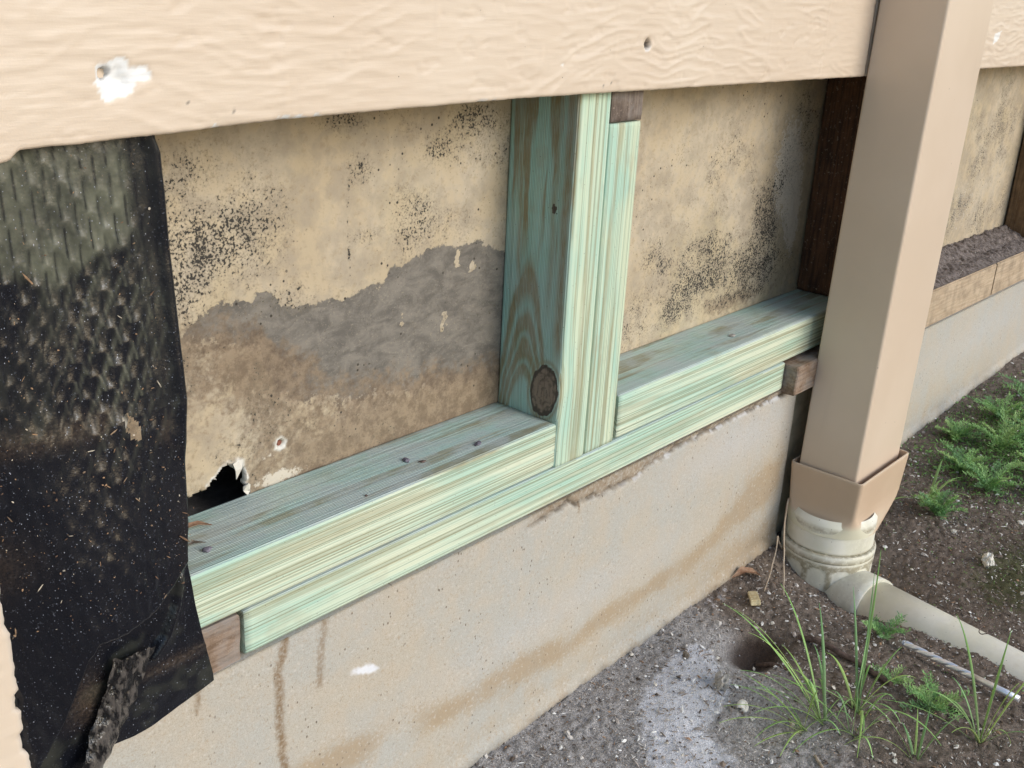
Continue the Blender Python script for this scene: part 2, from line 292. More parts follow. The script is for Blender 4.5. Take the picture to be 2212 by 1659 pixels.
# ================================================================== STRUCTURE
WALL_Y = .09
def ground_base(x):
    return np.interp(x, [-1.5, -.13, .4, .64, 1.08, 1.75, 4, 60], [-.30, -.2865, -.279, -.270, -.2464, -.218, -.17, -.17])
GH = {}
def ground_h(x, y):
    z = ground_base(x)+.004*fbm(x*9, y*9, 4, 5)
    z = z-.035*gauss(x, y, .318, -.118, .055, .036)*1.0+.008*gauss(x, y, .27, -.30, .09, .06)
    z = z+.006*gauss(x, y, .16, -.10, .07, .05)
    z = z-.015*sst(.12, .9, -y)*sst(.3, .9, x)-.050*gauss(x, y, .59, -.14, .10, .11)*sst(0, .05, -y)-.012*gauss(x, y, .53, -.35, .12, .15)
    return z
def build_ground():
    xs = np.concatenate([-np.geomspace(60, .9, 24), np.linspace(-.8, -.2, 25), np.arange(-.18, 1.0, .0032), np.arange(1.0, 2.0, .008), np.geomspace(2.05, 60, 30)])
    ys = np.concatenate([-np.geomspace(60, .75, 30), np.arange(-.72, .012, .0032), [.2, 1, 5, 60]])
    X, Y = np.meshgrid(xs, ys); Z = ground_h(X, np.clip(Y, -3, 1))
    near = sst(-1, -.3, X)*(1-sst(1.6, 2.5, X))*sst(-1.2, -.7, Y)*(Y < .05)
    fine = np.abs(fbm(X*60, Y*60, 4, 9))*.0045+np.maximum(0, perlin(X*150, Y*150, 4))*.003
    pit = gauss(X, Y, .318, -.118, .062, .042)
    DM = 0
    Z = Z+near*fine*(1-.5*pit)*(1-.75*np.clip(1.3*gauss(X, Y, .150, -.115, .066, .040)+1.1*gauss(X, Y, .055, -.185, .052, .055), 0, 1))
    dust = 1.3*gauss(X, Y, .150, -.115, .066, .040)+1.1*gauss(X, Y, .055, -.185, .052, .055)+.6*gauss(X, Y, .215, -.075, .07, .03)+.35*gauss(X, Y, .36, -.02, .12, .02)
    grey = 1.15*sst(.46, .22, X-.3*Y)*sst(-.50, -.10, Y)+.3*gauss(X, Y, .0, -.3, .2, .2)
    wet = .9*sst(.35, .8, pit)
    moss = .75*gauss(X, Y, .72, -.33, .13, .10)+.5*gauss(X, Y, .95, -.3, .2, .14)+.25*sst(.9, 1.4, X)
    V = np.stack([X, Y, Z], -1).reshape(-1, 3)
    o = mesh_np('ground', V, gridF(len(xs), len(ys)), M['soil'], attrs=dict(dust=dust.ravel(), grey=np.clip(grey, 0, 1).ravel(), wet=wet.ravel(), moss=moss.ravel()))
    tag(o, kind='structure')
build_ground()

# ---- foundation: two lengths of rendered concrete with a recess between
def ftop(x): return np.interp(x, [-3, .6, 1.05, 1.6, 4], [0, 0, -.021, -.027, -.05])
def foundation(x0, x1, step, parent):
    xs = np.arange(x0, x1+step*.5, step); vs = np.linspace(0, 1, 118)
    X, Vv = np.meshgrid(xs, vs); zt = ftop(X)-.0015; zb = -.36; Z = zt+(zb-zt)*Vv
    zg = ground_base(X)
    y = -.0008*fbm(X*14, Z*14, 3, 2)-.0002*fbm(X*90, Z*90, 3, 3)
    y = y-.006*sst(.022, .004, Z-zg+.004*fbm(X*12, X*0, 3, 8))                   # lip just above the soil
    crack = [(-.12, -.012), (-.06, -.013), (-.025, -.016), (.0, -.012), (.03, -.010), (.045, -.018), (.052, -.013), (.09, -.022), (.13, -.021), (.17, -.020), (.21, -.012), (.25, -.009), (.30, -.007), (.36, -.009), (.43, -.008), (.50, -.010), (.57, -.012)]
    d = segd(X+.003*fbm(X*80, Z*80, 2, 1), Z+.004*fbm(X*55, X*0, 3, 6), crack); cr = sst(.0042, .0008, d)*sst(-.06, .0, X)*(.55+.45*(fbm(X*30, Z*30, 2, 4) > -.1))
    above = (Z > np.interp(X, [c[0] for c in crack], [c[1] for c in crack]))*sst(-.06, 0, X)*(X < .58)
    y = y+.0035*cr+.0018*above
    ochre = np.exp(-((Z-np.interp(X, [-.5, -.216, -.132, .032, .156, .288, .423, .56], [-.135, -.185, -.195, -.205, -.205, -.205, -.18, -.14]))/(.020+.009*fbm(X*6, X*0, 2, 3)))**2)*np.clip(.85+.7*fbm(X*9, Z*9, 3, 31), .15, 1.1)*(X < .58)
    ochre = ochre+.35*sst(-.19, -.26, Z)*(X < .58)+.8*gauss(X, Z, .50, -.15, .09, .05)+.6*gauss(X, Z, .50, -.25, .15, .04)+.4*gauss(X, Z, 1.2, -.2, .3, .05)
    drip = np.maximum(sst(.007, .002, segd(X+.002*fbm(X*0, Z*50, 2, 7), Z, [(-.366, -.004), (-.374, -.03), (-.374, -.06), (-.374, -.10), (-.37, -.16), (-.37, -.24)])),
                      .7*sst(.006, .002, segd(X, Z, [(-.322, -.004), (-.327, -.035), (-.329, -.07)])))
    drip = np.maximum(drip, .8*sst(.004, .001, segd(X, Z, [(-.453, -.012), (-.456, -.03)])))
    drip = np.maximum(drip, .7*above); drip = np.maximum(drip, .85*sst(.0025, .0008, segd(X, Z, [(.052, -.012), (.050, -.03)])))
    wht = sst(.0, .4, 1.-np.hypot((X+.273)/.021, (Z+.081+(X+.273)*.30)/.0065)+.45*fbm(X*90, Z*90, 2, 2))
    wht = np.maximum(wht, .6*sst(.006, .001, d)*(Z < np.interp(X, [c[0] for c in crack], [c[1] for c in crack]))*sst(.1, .2, X)*(X < .58)*sst(-.1, .3, fbm(X*60, Z*60, 3, 8)))
    blue = .55*gauss(X, Z, .42, -.05, .17, .04)+.4*gauss(X, Z, 1.35, -.10, .3, .05)+.3*gauss(X, Z, .05, -.15, .25, .03)
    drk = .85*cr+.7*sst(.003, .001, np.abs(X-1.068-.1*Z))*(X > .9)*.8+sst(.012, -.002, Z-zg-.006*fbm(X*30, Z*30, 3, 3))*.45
    V = np.stack([X, y, Z], -1).reshape(-1, 3); n = len(xs)
    F = gridF(n, len(vs))
    # back shell so the length is a solid
    base = len(V); back = np.array([[x0, .2, -.36], [x1, .2, -.36], [x1, .2, ftop(x1)-.0015], [x0, .2, ftop(x0)-.0015]]); V = np.concatenate([V, back])
    top = list(range(0, n)); right = [i*n+n-1 for i in range(len(vs))]; left = [i*n for i in range(len(vs))]
    extra = [top+[base+2, base+3], right[::-1]+[base+2, base+1], left+[base, base+3], [base, base+1, base+2, base+3]]
    pad = lambda a: np.concatenate([np.clip(a, 0, 1).ravel(), np.zeros(4)])
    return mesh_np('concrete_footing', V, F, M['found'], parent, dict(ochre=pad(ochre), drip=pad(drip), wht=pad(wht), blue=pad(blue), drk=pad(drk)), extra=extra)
fw = empty('foundation_wall', (0, 0, -.28)); fw.location = (0, 0, 0)
tag(fw, 'pale rendered concrete foundation wall with a brown stain band under the green timber plates', 'foundation wall')
foundation(-1.2, .577, .003, fw)['label'] = 'long pale footing with ochre band and dirt drips'
foundation(.70, 2.6, .006, fw)['label'] = 'greyer footing beyond the downpipe'
box('recess_back', (.577, .008, -.36), (.70, .2, -.004), M['damp'], fw, 0)  # mottled olive concrete

# ---- back panel with hole
def build_panel():
    xs = np.concatenate([np.linspace(-1.2, -.5, 30)[:-1], np.arange(-.5, .72, .0018), np.arange(.72, 2.3, .005), [3.5]])
    zs = np.concatenate([[-.01, .03, .06], np.arange(.085, .452, .0018), [.6, 1.2, 2.5]])
    X, Z = np.meshgrid(xs, zs); n = len(xs)
    hole = [(-.47, .02), (-.45, .10), (-.395, .113), (-.379, .1135), (-.370, .121), (-.366, .1235), (-.357, .131), (-.352, .130), (-.350, .124), (-.3485, .129), (-.347, .120), (-.3455, .130), (-.341, .1285), (-.339, .115), (-.3375, .103), (-.334, .09), (-.33, .02)]
    wx = X+.0015*fbm(X*150, Z*150, 3, 2); wz = Z+.0015*fbm(X*150, Z*150, 3, 6)
    ins = inpoly(wx, wz, hole); dh = segd(wx, wz, hole)
    gx = [-.5, -.396, -.375, -.344, -.315, -.296, -.276, -.245, -.212, -.189, -.159, -.129, -.09, -.064, -.002, .02]; gz = [.245, .258, .272, .276, .284, .271, .258, .261, .259, .264, .277, .284, .287, .291, .272, .26]
    bx = [-.396, -.354, -.318, -.299, -.279, -.235, -.189, -.139, -.085, .008]; bz = [.250, .247, .228, .190, .178, .158, .152, .142, .135, .126]
    nz = .006*fbm(X*35, Z*35, 4, 3)
    top = np.interp(X, gx, gz)+nz; bot = np.interp(X, bx, bz)+nz*1.5
    grey = np.clip((top-Z)/.012+.5, 0, 1)*np.clip((Z-bot)/.03+.5, 0, 1)*(X < .03)
    for (a, b, s) in [(-.146, .223, .006), (-.087, .211, .006), (-.164, .133, .012), (-.049, .262, .007), (-.072, .275, .008), (-.09, .203, .004), (-.088, .218, .004)]:
        grey = grey*(1-sst(.1, .4, .8-np.hypot(X-a, (Z-b)*.6)/s+.8*fbm(X*110, Z*110, 3, a*100)))
    brown = sst(.07, .0, Z-bot)*(.70+.40*sst(.17, .10, Z)*sst(-.33, -.2, X))*(X < .03)*(1-.5*gauss(X, Z, -.37, .15, .04, .05))
    brown = brown+.75*gauss(X, Z, .50, .118, .13, .022)+.45*gauss(X, Z, .655, .3, .03, .2)+.5*gauss(X, Z, -.30, .215, .05, .025)+.35*gauss(X, Z, -.455, .3, .02, .2)+.35*gauss(X, Z, 1.5, .11, .3, .03)+.3*sst(.012, 0, np.abs(X+.012))*(Z > .28)
    pale = .7*gauss(X, Z, -.30, .10, .045, .014)+.5*gauss(X, Z, -.31, .128, .03, .012)+.75*gauss(X, Z, .62, .30, .06, .12)+.5*gauss(X, Z, .67, .2, .03, .1)+.5*gauss(X, Z, 1.4, .15, .3, .15)  # pale stains; near the dark stud lightened to offset the shadow band
    mold = np.zeros_like(X)
    for a, b, p, q, s in [(-.39, .38, .08, .05, .55), (-.37, .30, .06, .04, .5), (-.45, .37, .05, .07, 1.0), (.05, .30, .1, .1, .3), (.55, .16, .16, .05, .85), (.35, .14, .12, .03, .75), (.62, .3, .06, .1, .5), (.2, .16, .06, .06, .5), (-.28, .27, .06, .02, .5), (-.1, .31, .06, .03, .5), (-.435, .36, .075, .06, 1.0), (-.40, .315, .05, .055, 1.0), (-.37, .34, .06, .07, .55), (-.44, .29, .05, .05, .9), (-.43, .41, .04, .02, .8), (-.375, .285, .05, .02, .55), (-.375, .40, .02, .015, .7),
                          (-.218, .42, .035, .012, .75), (-.2, .378, .018, .018, .65), (-.103, .386, .022, .018, .9), (-.056, .412, .03, .016, .75), (-.195, .314, .022, .010, .6),
                          (-.063, .30, .03, .035, .5), (-.12, .33, .04, .02, .4), (.30, .155, .11, .035, .5), (.42, .165, .09, .035, .85), (.45, .21, .10, .03, .6), (.57, .24, .06, .04, .6), (.33, .20, .08, .04, .45), (.53, .165, .08, .035, 1.0), (.60, .20, .05, .05, .8),
                          (.62, .26, .04, .05, .45), (.508, .125, .12, .018, .85), (.40, .25, .15, .06, .35), (.25, .30, .1, .07, .25), (1.40, .15, .12, .05, .55), (1.5, .25, .2, .1, .3), (1.55, .12, .2, .03, .5), (-.02, .2, .03, .1, .25)]:
        mold = np.maximum(mold, s*gauss(X, Z, a, b, p, q))
    mold = np.maximum(mold, .95*sst(.0016, .0006, np.abs(X+.215+.001*perlin(Z*30, X*0, 2)))*sst(.27, .28, Z)*sst(.375, .365, Z)*(perlin(X*0, Z*220, 3) > -.1))
    mold = mold*(.85+.45*fbm(X*22, Z*22, 3, 12))+.38*sst(-.1, .6, fbm(X*9, Z*9, 3, 40))*(1-.7*grey); mold = .62*np.tanh(mold/.62)
    wht = sst(.0042, .002, dh)*(X > -.378)*(Z > .096)*(.4+.6*(fbm(X*120, Z*120, 2, 5) > -.15))
    scr = np.hypot((X+.298), (Z-.134)); wht = np.maximum(wht, sst(.0085, .0055, scr+.002*fbm(X*200, Z*200, 2, 1))*(scr > .0035))
    Y = WALL_Y+.0012*fbm(X*7, Z*7, 3, 1)+.0004*fbm(X*70, Z*70, 3, 2)+.0006*grey+.006*sst(.0045, .0025, scr)
    Y = Y-.003*sst(.006, .001, dh)*(X > -.37)*(fbm(X*90, Z*90, 2, 8) > 0)
    V = np.stack([X, Y, Z], -1).reshape(-1, 3); F = gridF(n, len(zs)); keep = ~(ins.ravel()[F].sum(1) >= 2); F = F[keep]
    # rim: thickness of the sheet along the hole edge
    e = {}
    for q in F:
        for i in range(4):
            a, b = int(q[i]), int(q[(i+1) % 4]); e[(a, b)] = 1
    rim = [(a, b) for (a, b) in e if (b, a) not in e and dh.ravel()[a] < .01 and dh.ravel()[b] < .01 and V[a, 2] > .05]
    ids = sorted({i for ab in rim for i in ab}); mp = {i: len(V)+k for k, i in enumerate(ids)}
    V2 = V[ids].copy(); V2[:, 1] += .007; V = np.concatenate([V, V2]); F = np.concatenate([F, np.array([[b, a, mp[a], mp[b]] for a, b in rim])])
    pad = lambda a, c=None: np.concatenate([np.clip(a, 0, 1).ravel(), np.clip(a, 0, 1).ravel()[ids]])
    pw = np.clip(wht, 0, 1).ravel(); pw = np.concatenate([pw, np.full(len(ids), .8)])
    o = mesh_np('wall_panel', V, F, M['panel'], attrs=dict(grey=pad(grey), brown=pad(brown), mold=pad(mold), pale=pad(pale), wht=pw))
    return tag(o, 'stained mouldy tan wall panel behind the studs, with a jagged hole low at its left', 'wall panel')
panel = build_panel()
# paper shreds hanging at the hole
for pts in ([(-.352, .131), (-.346, .133), (-.340, .131), (-.3435, .125), (-.3475, .1135), (-.350, .124)], [(-.3375, .108), (-.333, .104), (-.3345, .098), (-.338, .0955), (-.341, .1), (-.3405, .104)]):
    V = np.array([[x, .0875+.002*math.sin(x*900), z] for x, z in pts]+[[x, .0885+.002*math.sin(x*900), z] for x, z in pts]); k = len(pts)
    mesh_np('paper_shred', V, [[i, (i+1) % k, (i+1) % k+k, i+k] for i in range(k)], M['paper'], panel, extra=[list(range(k))[::-1], list(range(k, 2*k))], smooth=False)
# screw in the panel
def disc(name, c, rad, h, mat, parent=None, axis='Y', seg=20):
    bm = bmesh.new(); bmesh.ops.create_cone(bm, cap_ends=True, segments=seg, radius1=rad, radius2=rad*.75, depth=h)
    if axis == 'Y': bmesh.ops.rotate(bm, verts=bm.verts, matrix=Matrix.Rotation(R(90), 3, 'X'))
    bmesh.ops.translate(bm, verts=bm.verts, vec=c); me = bpy.data.meshes.new(name); bm.to_mesh(me); bm.free(); return link(me, name, mat, parent)
o = disc('screw', (-.297, .0945, .133), .0034, .003, simple('rusty screw', (.10, .03, .02), (.22, .08, .05))); tag(o, 'small rusty screw sunk in a white chipped spot of the panel', 'screw')

# near-black closure added behind the panel, stops skylight leaking through
ic = box('light_stop_back', (-1.2, .24, -.36), (3.5, .32, 2.5), M['light_stop_dark'], None, 0); tag(ic, kind='structure')
for nm, lo, hi in (('light_stop_end', (-1.25, .02, -.36), (-1.2, .32, 2.5)), ('light_stop_end', (3.5, .02, -.36), (3.55, .32, 2.5)), ('light_stop_top', (-1.25, -.01, 2.5), (3.55, .32, 2.55))):
    tag(box(nm, lo, hi, M['light_stop_dark'], None, 0), kind='structure')
sl = box('floor_slab', (-.9, .115, -.01), (.2, .235, .066), M['slab'], None, .004); tag(sl, kind='structure')

# ---- siding
SZ = ([-1.4, -.605, -.567, -.561, -.555, -.461, -.368, -.12, .178, .606, 1.268, 4], [.428, .4305, .4305, .4325, .4375, .4400, .4435, .4457, .4440, .4407, .4360, .43])
def woodgrain(X, Z):
    w = .018*fbm(X*5, Z*9, 3, 2)
    a = perlin(X*11, (Z+w*1.4)*70, 3); ridge = np.exp(-(a/.16)**2)
    b = perlin(X*16, (Z+w*.6)*150, 9); r2 = np.exp(-(b/.14)**2)
    msk = sst(-.25, .35, fbm(X*6, Z*12, 2, 14)); m2 = sst(-.1, .5, fbm(X*8, Z*10, 2, 21))
    seam = 0
    for s in (-.36, -.21, -.08, .03, .19, .33, .47): seam = seam+np.exp(-((X-s-.002*perlin(X*0, Z*40, 2))/.0022)**2)*sst(-.2, .3, perlin(X*3, Z*25, s*9))
    return .00062*ridge*msk*(.6+.75*sst(-.45, .15, X+.1*Z))+.0003*r2*m2+.0003*seam+.0003*fbm(X*14, Z*60, 4, 5)+.00032*fbm(X*22, Z*330, 3, 15)-.0006*sst(.35, .6, fbm(X*30, Z*60, 3, 44))*sst(.1, .3, np.abs(fbm(X*5, Z*8, 2, 6)))
def siding_piece(name, x0, x1, z1, step, parent, yf=-.015):
    xs = np.arange(x0, x1+step*.5, step); nz = 150
    X = np.repeat(xs[None], nz, 0); zb = np.interp(X, *SZ)+.0003*perlin(X*60, X*0, 2)+.0003*perlin(X*260, X*0, 3); tt = np.linspace(0, 1, nz)[:, None]; Z = zb+(z1-zb)*tt
    y = yf-woodgrain(X, Z)
    y = y+.0012*sst(.0014, 0, Z-zb)
    wht = np.zeros_like(X); drk = np.zeros_like(X)
    # chipped crater
    cx, cz = -.4905, .476
    d = np.hypot((X-cx)/1.05, (Z-cz)/.95)+.0018*fbm(X*120, Z*120, 3, 7)+.003*perlin(np.arctan2(Z-cz, X-cx)*1.5, X*0, 5)
    wing = np.hypot((X-(cx+.017))/1.6, (Z-(cz+.003)))+.0015*fbm(X*150, Z*150, 3, 9)
    wht = np.maximum(wht, sst(.0135, .0125, d)); wht = np.maximum(wht, sst(.0055, .0045, wing)); y = y+.0012*wht+.004*sst(.010, .003, d)
    hx, hz = cx-.0065, cz+.0035; dh = np.hypot(X-hx, Z-hz); drk = np.maximum(drk, sst(.0048, .0030, dh+.001*fbm(X*300, Z*300, 2, 1))); y = y+.009*sst(.0045, .002, dh)
    # second hole
    d = np.hypot((X-.084)*1.1, (Z-.489))+.0005*fbm(X*200, Z*200, 2, 1); drk = np.maximum(drk, .85*sst(.0062, .0048, d)*(1-.6*sst(0, .003, -(Z-.487)))); wht = np.maximum(wht, .5*sst(.0075, .006, d)*sst(.0, -.004, Z-.489)); y = y+.009*sst(.0065, .003, d)
    d = np.hypot(X+.049, Z-.473); wht = np.maximum(wht, .8*sst(.0022, .001, d)); y = y+.001*sst(.002, .001, d)
    for a, b in ((.028, .4535), (.016, .4515), (-.405, .452), (-.44, .459)):
        drk = np.maximum(drk, .7*sst(.0016, .0008, np.hypot(X-a, Z-b)))
    wht = np.maximum(wht, .9*inpoly(X, Z, [(1.083, .492), (1.112, .497), (1.105, .483), (1.087, .476)])); drk = np.maximum(drk, 0)
    # chips along the lower edge
    for a, s in ((-.363, .006), (-.349, .008), (-.332, .004), (-.42, .003), (-.155, .006), (-.14, .003)):
        m = sst(1, .6, np.hypot((X-a)/s, (Z-zb-.0003)/.0022)+.4*fbm(X*200, Z*200, 2, 2)); wht = np.maximum(wht, m); y = y+.001*m
    V = np.stack([X, y, Z], -1).reshape(-1, 3); n = len(xs); F = gridF(n, nz)
    # back sheet: 7.5 mm thick
    Bk = np.stack([X[[0, -1]], np.full((2, n), yf+.0075), Z[[0, -1]]], -1).reshape(-1, 3); b0 = len(V); V = np.concatenate([V, Bk])
    F2 = np.array([[i+1, i, b0+i, b0+i+1] for i in range(n-1)]+[[b0+i, b0+n+i, b0+n+i+1, b0+i+1] for i in range(n-1)]+[[(nz-1)*n+i, (nz-1)*n+i+1, b0+n+i+1, b0+n+i] for i in range(n-1)])
    F = np.concatenate([F, F2]); extra = [[k*n for k in range(nz)]+[b0+n, b0], [k*n+n-1 for k in range(nz)][::-1]+[b0+n-1, b0+2*n-1]]
    pad = lambda a: np.concatenate([np.clip(a, 0, 1).ravel(), np.zeros(2*n)])
    return mesh_np(name, V, F, M['siding'], parent, dict(wht=pad(wht), drk=pad(drk)), extra=extra)
cl = empty('house_cladding', (0, 0, 0)); tag(cl, 'tan painted wood grain cladding with a chipped white hole, across the top', 'cladding')
siding_piece('cladding_board', -.605, .600, .72, .0022, cl)['label'] = 'long board with chipped holes and a wavy wood grain'
siding_piece('cladding_board', .607, 3.3, .72, .006, cl, -.0145)['label'] = 'board continuing beyond the downpipe'
for k in range(6):
    b = box('cladding_board', (-1.2, -.018, .722+k*.3), (3.5, -.006, 1.02+k*.3), M['siding'], cl, .002)
# left cladding remaining beside the opening, with its broken edge
def left_cladding():
    zs = np.arange(-.33, .722, .003); xe = np.interp(zs, [-.33, .0, .05, .108, .129, .43, .72], [-.602, -.5965, -.5985, -.599, -.600, -.606, -.606])+.0014*fbm(zs*90, zs*0, 4, 3)+.0012*perlin(zs*35, zs*0, 1)
    xe = xe-.0035*sst(.075, .073, zs)*sst(.058, .060, zs)-.003*sst(.042, .040, zs)*sst(.020, .024, zs)
    us = np.concatenate([np.linspace(0, .9, 60), np.linspace(.91, 1, 14)]); X = -1.2+(xe[:, None]+1.2)*us[None]; Z = np.repeat(zs[:, None], len(us), 1)
    Y = -.015-woodgrain(X, Z)*.8-.004*sst(-.622, -.624, X)*0
    Y = Y+.0015*sst(.0018, 0, xe[:, None]-X)
    wht = np.zeros_like(X); wht = .25*sst(.002, .0005, xe[:, None]-X); V = np.stack([X, Y, Z], -1).reshape(-1, 3); n = len(us); b0 = len(V)
    E = np.stack([xe, np.full(len(zs), -.0075), zs], -1); V = np.concatenate([V, E]); F = np.concatenate([gridF(n, len(zs)), np.array([[i*n+n-1, b0+i, b0+i+1, (i+1)*n+n-1] for i in range(len(zs)-1)])])
    pad = lambda a: np.concatenate([a.ravel(), np.zeros(len(zs))])
    o = mesh_np('cladding_board', V, F, M['siding'], cl, dict(wht=pad(wht), drk=pad(wht*0))); o['label'] = 'piece left of the membrane with a ragged cut edge'
left_cladding()
# old paint flake at the top left corner of the opening
# ================================================================== TIMBER
def timber(name, ax, lo, hi, mat, parent, seed, dl=.008, ds=.0009, rad=.003, ridge=.00022, wmf=None, swf=None, mats=None):
    """rounded section swept along axis ax; S runs round the section starting on the -Y face"""
    a_, b_ = [i for i in range(3) if i != ax]                    # the two section axes
    la, ha, lb, hb = lo[a_], hi[a_], lo[b_], hi[b_]
    P = []
    def arc(cx, cy, a0): return [(cx+rad*math.cos(a0+t*math.pi/8), cy+rad*math.sin(a0+t*math.pi/8)) for t in range(5)]
    def line(p, q): n = max(2, int(math.hypot(q[0]-p[0], q[1]-p[1])/ds)); return [(p[0]+(q[0]-p[0])*i/n, p[1]+(q[1]-p[1])*i/n) for i in range(1, n)]
    c = [arc(ha-rad, hb-rad, 0), arc(la+rad, hb-rad, math.pi/2), arc(la+rad, lb+rad, math.pi), arc(ha-rad, lb+rad, 3*math.pi/2)]
    for i in range(4): P += c[i]; P += line(c[i][-1], c[(i+1) % 4][0])
    P = np.array(P); nxt = np.roll(P, -1, 0); prv = np.roll(P, 1, 0); tg = nxt-prv; tg /= np.linalg.norm(tg, axis=1)[:, None]; N = np.stack([tg[:, 1], -tg[:, 0]], -1)
    S = np.concatenate([[0], np.cumsum(np.linalg.norm(nxt-P, axis=1))[:-1]])
    nl = max(2, int((hi[ax]-lo[ax])/dl)); L = np.linspace(lo[ax], hi[ax], nl); n = len(P)
    SS, LL = np.meshgrid(S, L); co = np.zeros((nl, n, 3)); co[..., ax] = LL; co[..., a_] = P[:, 0]; co[..., b_] = P[:, 1]
    S2 = SS if swf is None else SS+swf(co)
    dsp = ridge*(perlin(LL*3, S2*420, seed)+.8*perlin(LL*2, S2*190, seed+5))
    endf = np.minimum(LL-lo[ax], hi[ax]-LL); dsp = dsp-.0006*sst(.002, 0, endf)
    co[..., a_] += N[:, 0]*dsp; co[..., b_] += N[:, 1]*dsp
    co[..., ax] += (endf < 1e-6)*.0004*perlin(S2*500, S2*0, seed)
    wv = np.stack([LL+seed*.37, S2+seed*1.3, np.full_like(LL, seed*2.1)], -1); wm = np.zeros_like(wv) if wmf is None else wmf(co)
    V = co.reshape(-1, 3); F = gridF(n, nl, True)
    if not ((ax == 0) or (ax == 2)): F = F[:, ::-1]
    ext = [list(range(n))[::-1], list(range((nl-1)*n, nl*n))]
    o = mesh_np(name, V, F, mat, parent, dict(wv=wv.reshape(-1, 3), wm=wm.reshape(-1, 3)), extra=ext)
    if mats:
        for m_ in mats: o.data.materials.append(m_)
        me = o.data; nrm = np.zeros(len(me.polygons)*3, np.float32); me.polygons.foreach_get('normal', nrm); nrm = nrm.reshape(-1, 3)
        mi = np.where(np.abs(nrm[:, mats_axis]) > .6, 1, 0).astype(np.int32); me.polygons.foreach_set('material_index', mi)
    bm = bmesh.new(); bm.from_mesh(o.data); bmesh.ops.recalc_face_normals(bm, faces=bm.faces[:]); bm.to_mesh(o.data); bm.free()
    return o
mats_axis = 2
T2, T12 = .0430, .0964
def wm_plate(co):
    w = np.zeros(co.shape); x, y, z = co[..., 0], co[..., 1], co[..., 2]; top = (z > T12-.004) | ((z > T2-.004) & (z < T2+.004) & False)
    w[..., 0] = top*(.75*sst(.10, .32, fbm(x*3, y*55, 3, 4)))
    w[..., 0] = np.maximum(w[..., 0], top*.8*sst(1, .6, np.hypot((x-.43)/.05, (y-.055-(x-.43)*.1)/.012)+.3*fbm(x*50, y*50, 2, 1)))
    w[..., 0] = np.maximum(w[..., 0], (~top)*.38*sst(.22, .42, fbm(x*2.5, z*110, 3, 14)))
    w[..., 2] = top*(.5*sst(.055, .085, y)+.5*gauss(x, y, .66, .04, .06, .05))+.22*sst(.1, .5, fbm(x*6, z*20, 3, 8))
    return w
o = timber('bottom_plate', 0, (-.406, 0, .0005), (.5237, .09, T2), M['pine_side'], None, 1.7, wmf=wm_plate, mats=[M['pine_top']])
tag(o, 'long green treated pine plate lying directly on the concrete foundation', 'timber plate', 'green treated pine plates')
o = timber('bottom_plate', 0, (-.64, .0008, T2+.0008), (-.0012, .09, T12), M['pine_side'], None, 4.3, wmf=wm_plate, mats=[M['pine_top']], rad=.004)
tag(o, 'upper green treated pine plate left of the stud, with pebbles on its top', 'timber plate', 'green treated pine plates')
o = timber('bottom_plate', 0, (.1125, .0004, T2+.0012), (.757, .09, T12+.003), M['pine_side'], None, 8.9, wmf=wm_plate, mats=[M['pine_top']], rad=.004)
tag(o, 'upper green treated pine plate between the stud and the downpipe', 'timber plate', 'green treated pine plates')
# stud with the knot
def wm_stud(co):
    x, y, z = co[..., 0], co[..., 1], co[..., 2]; w = np.zeros(co.shape); side = sst(.006, .001, x)
    yy = y+.002*fbm(y*20, z*20, 3, 3); zz = z+.006*fbm(y*30, z*18, 3, 5)
    p = zz+np.where(yy > .052, 95, 150)*(yy-.052)**2
    edge = sst(.014, .026, yy)
    ring = 0
    for c_, w_ in ((.144, .009), (.170, .013), (.201, .014), (.248, .020)): ring = np.maximum(ring, np.exp(-(np.abs(p-c_)/w_)**2.2))
    ring = ring*edge*sst(.04, .11, z+.5*(yy-.04))
    up = sst(.24, .32, z)
    ring = np.maximum(ring, up*.75*sst(.15, .45, fbm(yy*75, z*3.5, 3, 9)))
    ring = np.maximum(ring, .85*np.exp(-((yy-.0085-.006*(z-.25))/.0055)**2)*sst(.155, .19, z))
    ring = np.maximum(ring, .65*np.exp(-((yy-.069-.03*(z-.3))/.003)**2)*sst(.2, .26, z))
    ring = np.maximum(ring, .45*np.exp(-((yy-.024)/.004)**2)*sst(.19, .25, z))
    kd = np.hypot((y-.0225+.10*(z-.128))/.0195, (z-.128)/.0305); knot = sst(1.06, .94, kd+.05*fbm(y*90, z*90, 2, 4)); knot = knot*(.86+.07*np.cos(kd*20+5*fbm(y*80, z*80, 3, 9))-.25*np.exp(-((kd-.93)/.07)**2)); knot = np.maximum(knot, .62*sst(1.1, .8, np.hypot((y-.023)/.0045, (z-.327)/.0055)+.5*fbm(y*250, z*250, 2, 4)))
    ring = np.maximum(ring, .6*np.exp(-((kd-1.12)/.09)**2))
    w[..., 0] = np.clip(ring*1.35, 0, 1)*side+(1-side)*.6*sst(.2, .5, fbm(x*90, z*2.5, 3, 3)); w[..., 1] = knot*side
    w[..., 2] = side*(.35+.5*sst(.0, .4, fbm(y*25, z*5, 3, 7)))+(1-side)*.45*gauss(x, z, .02, .09, .03, .05)
    return w
def sw_stud(co):
    x, y, z = co[..., 0], co[..., 1], co[..., 2]; g_ = np.exp(-((z-.135)/.04)**2)
    return np.where(x > .003, -.006*g_*np.exp(-x/.03)+.0012*perlin(z*30, x*30, 2)*g_, np.sign(y-.0225)*.010*np.exp(-((z-.128)/.035)**2)*np.exp(-np.abs(y-.0225)/.03))
mats_axis = 1
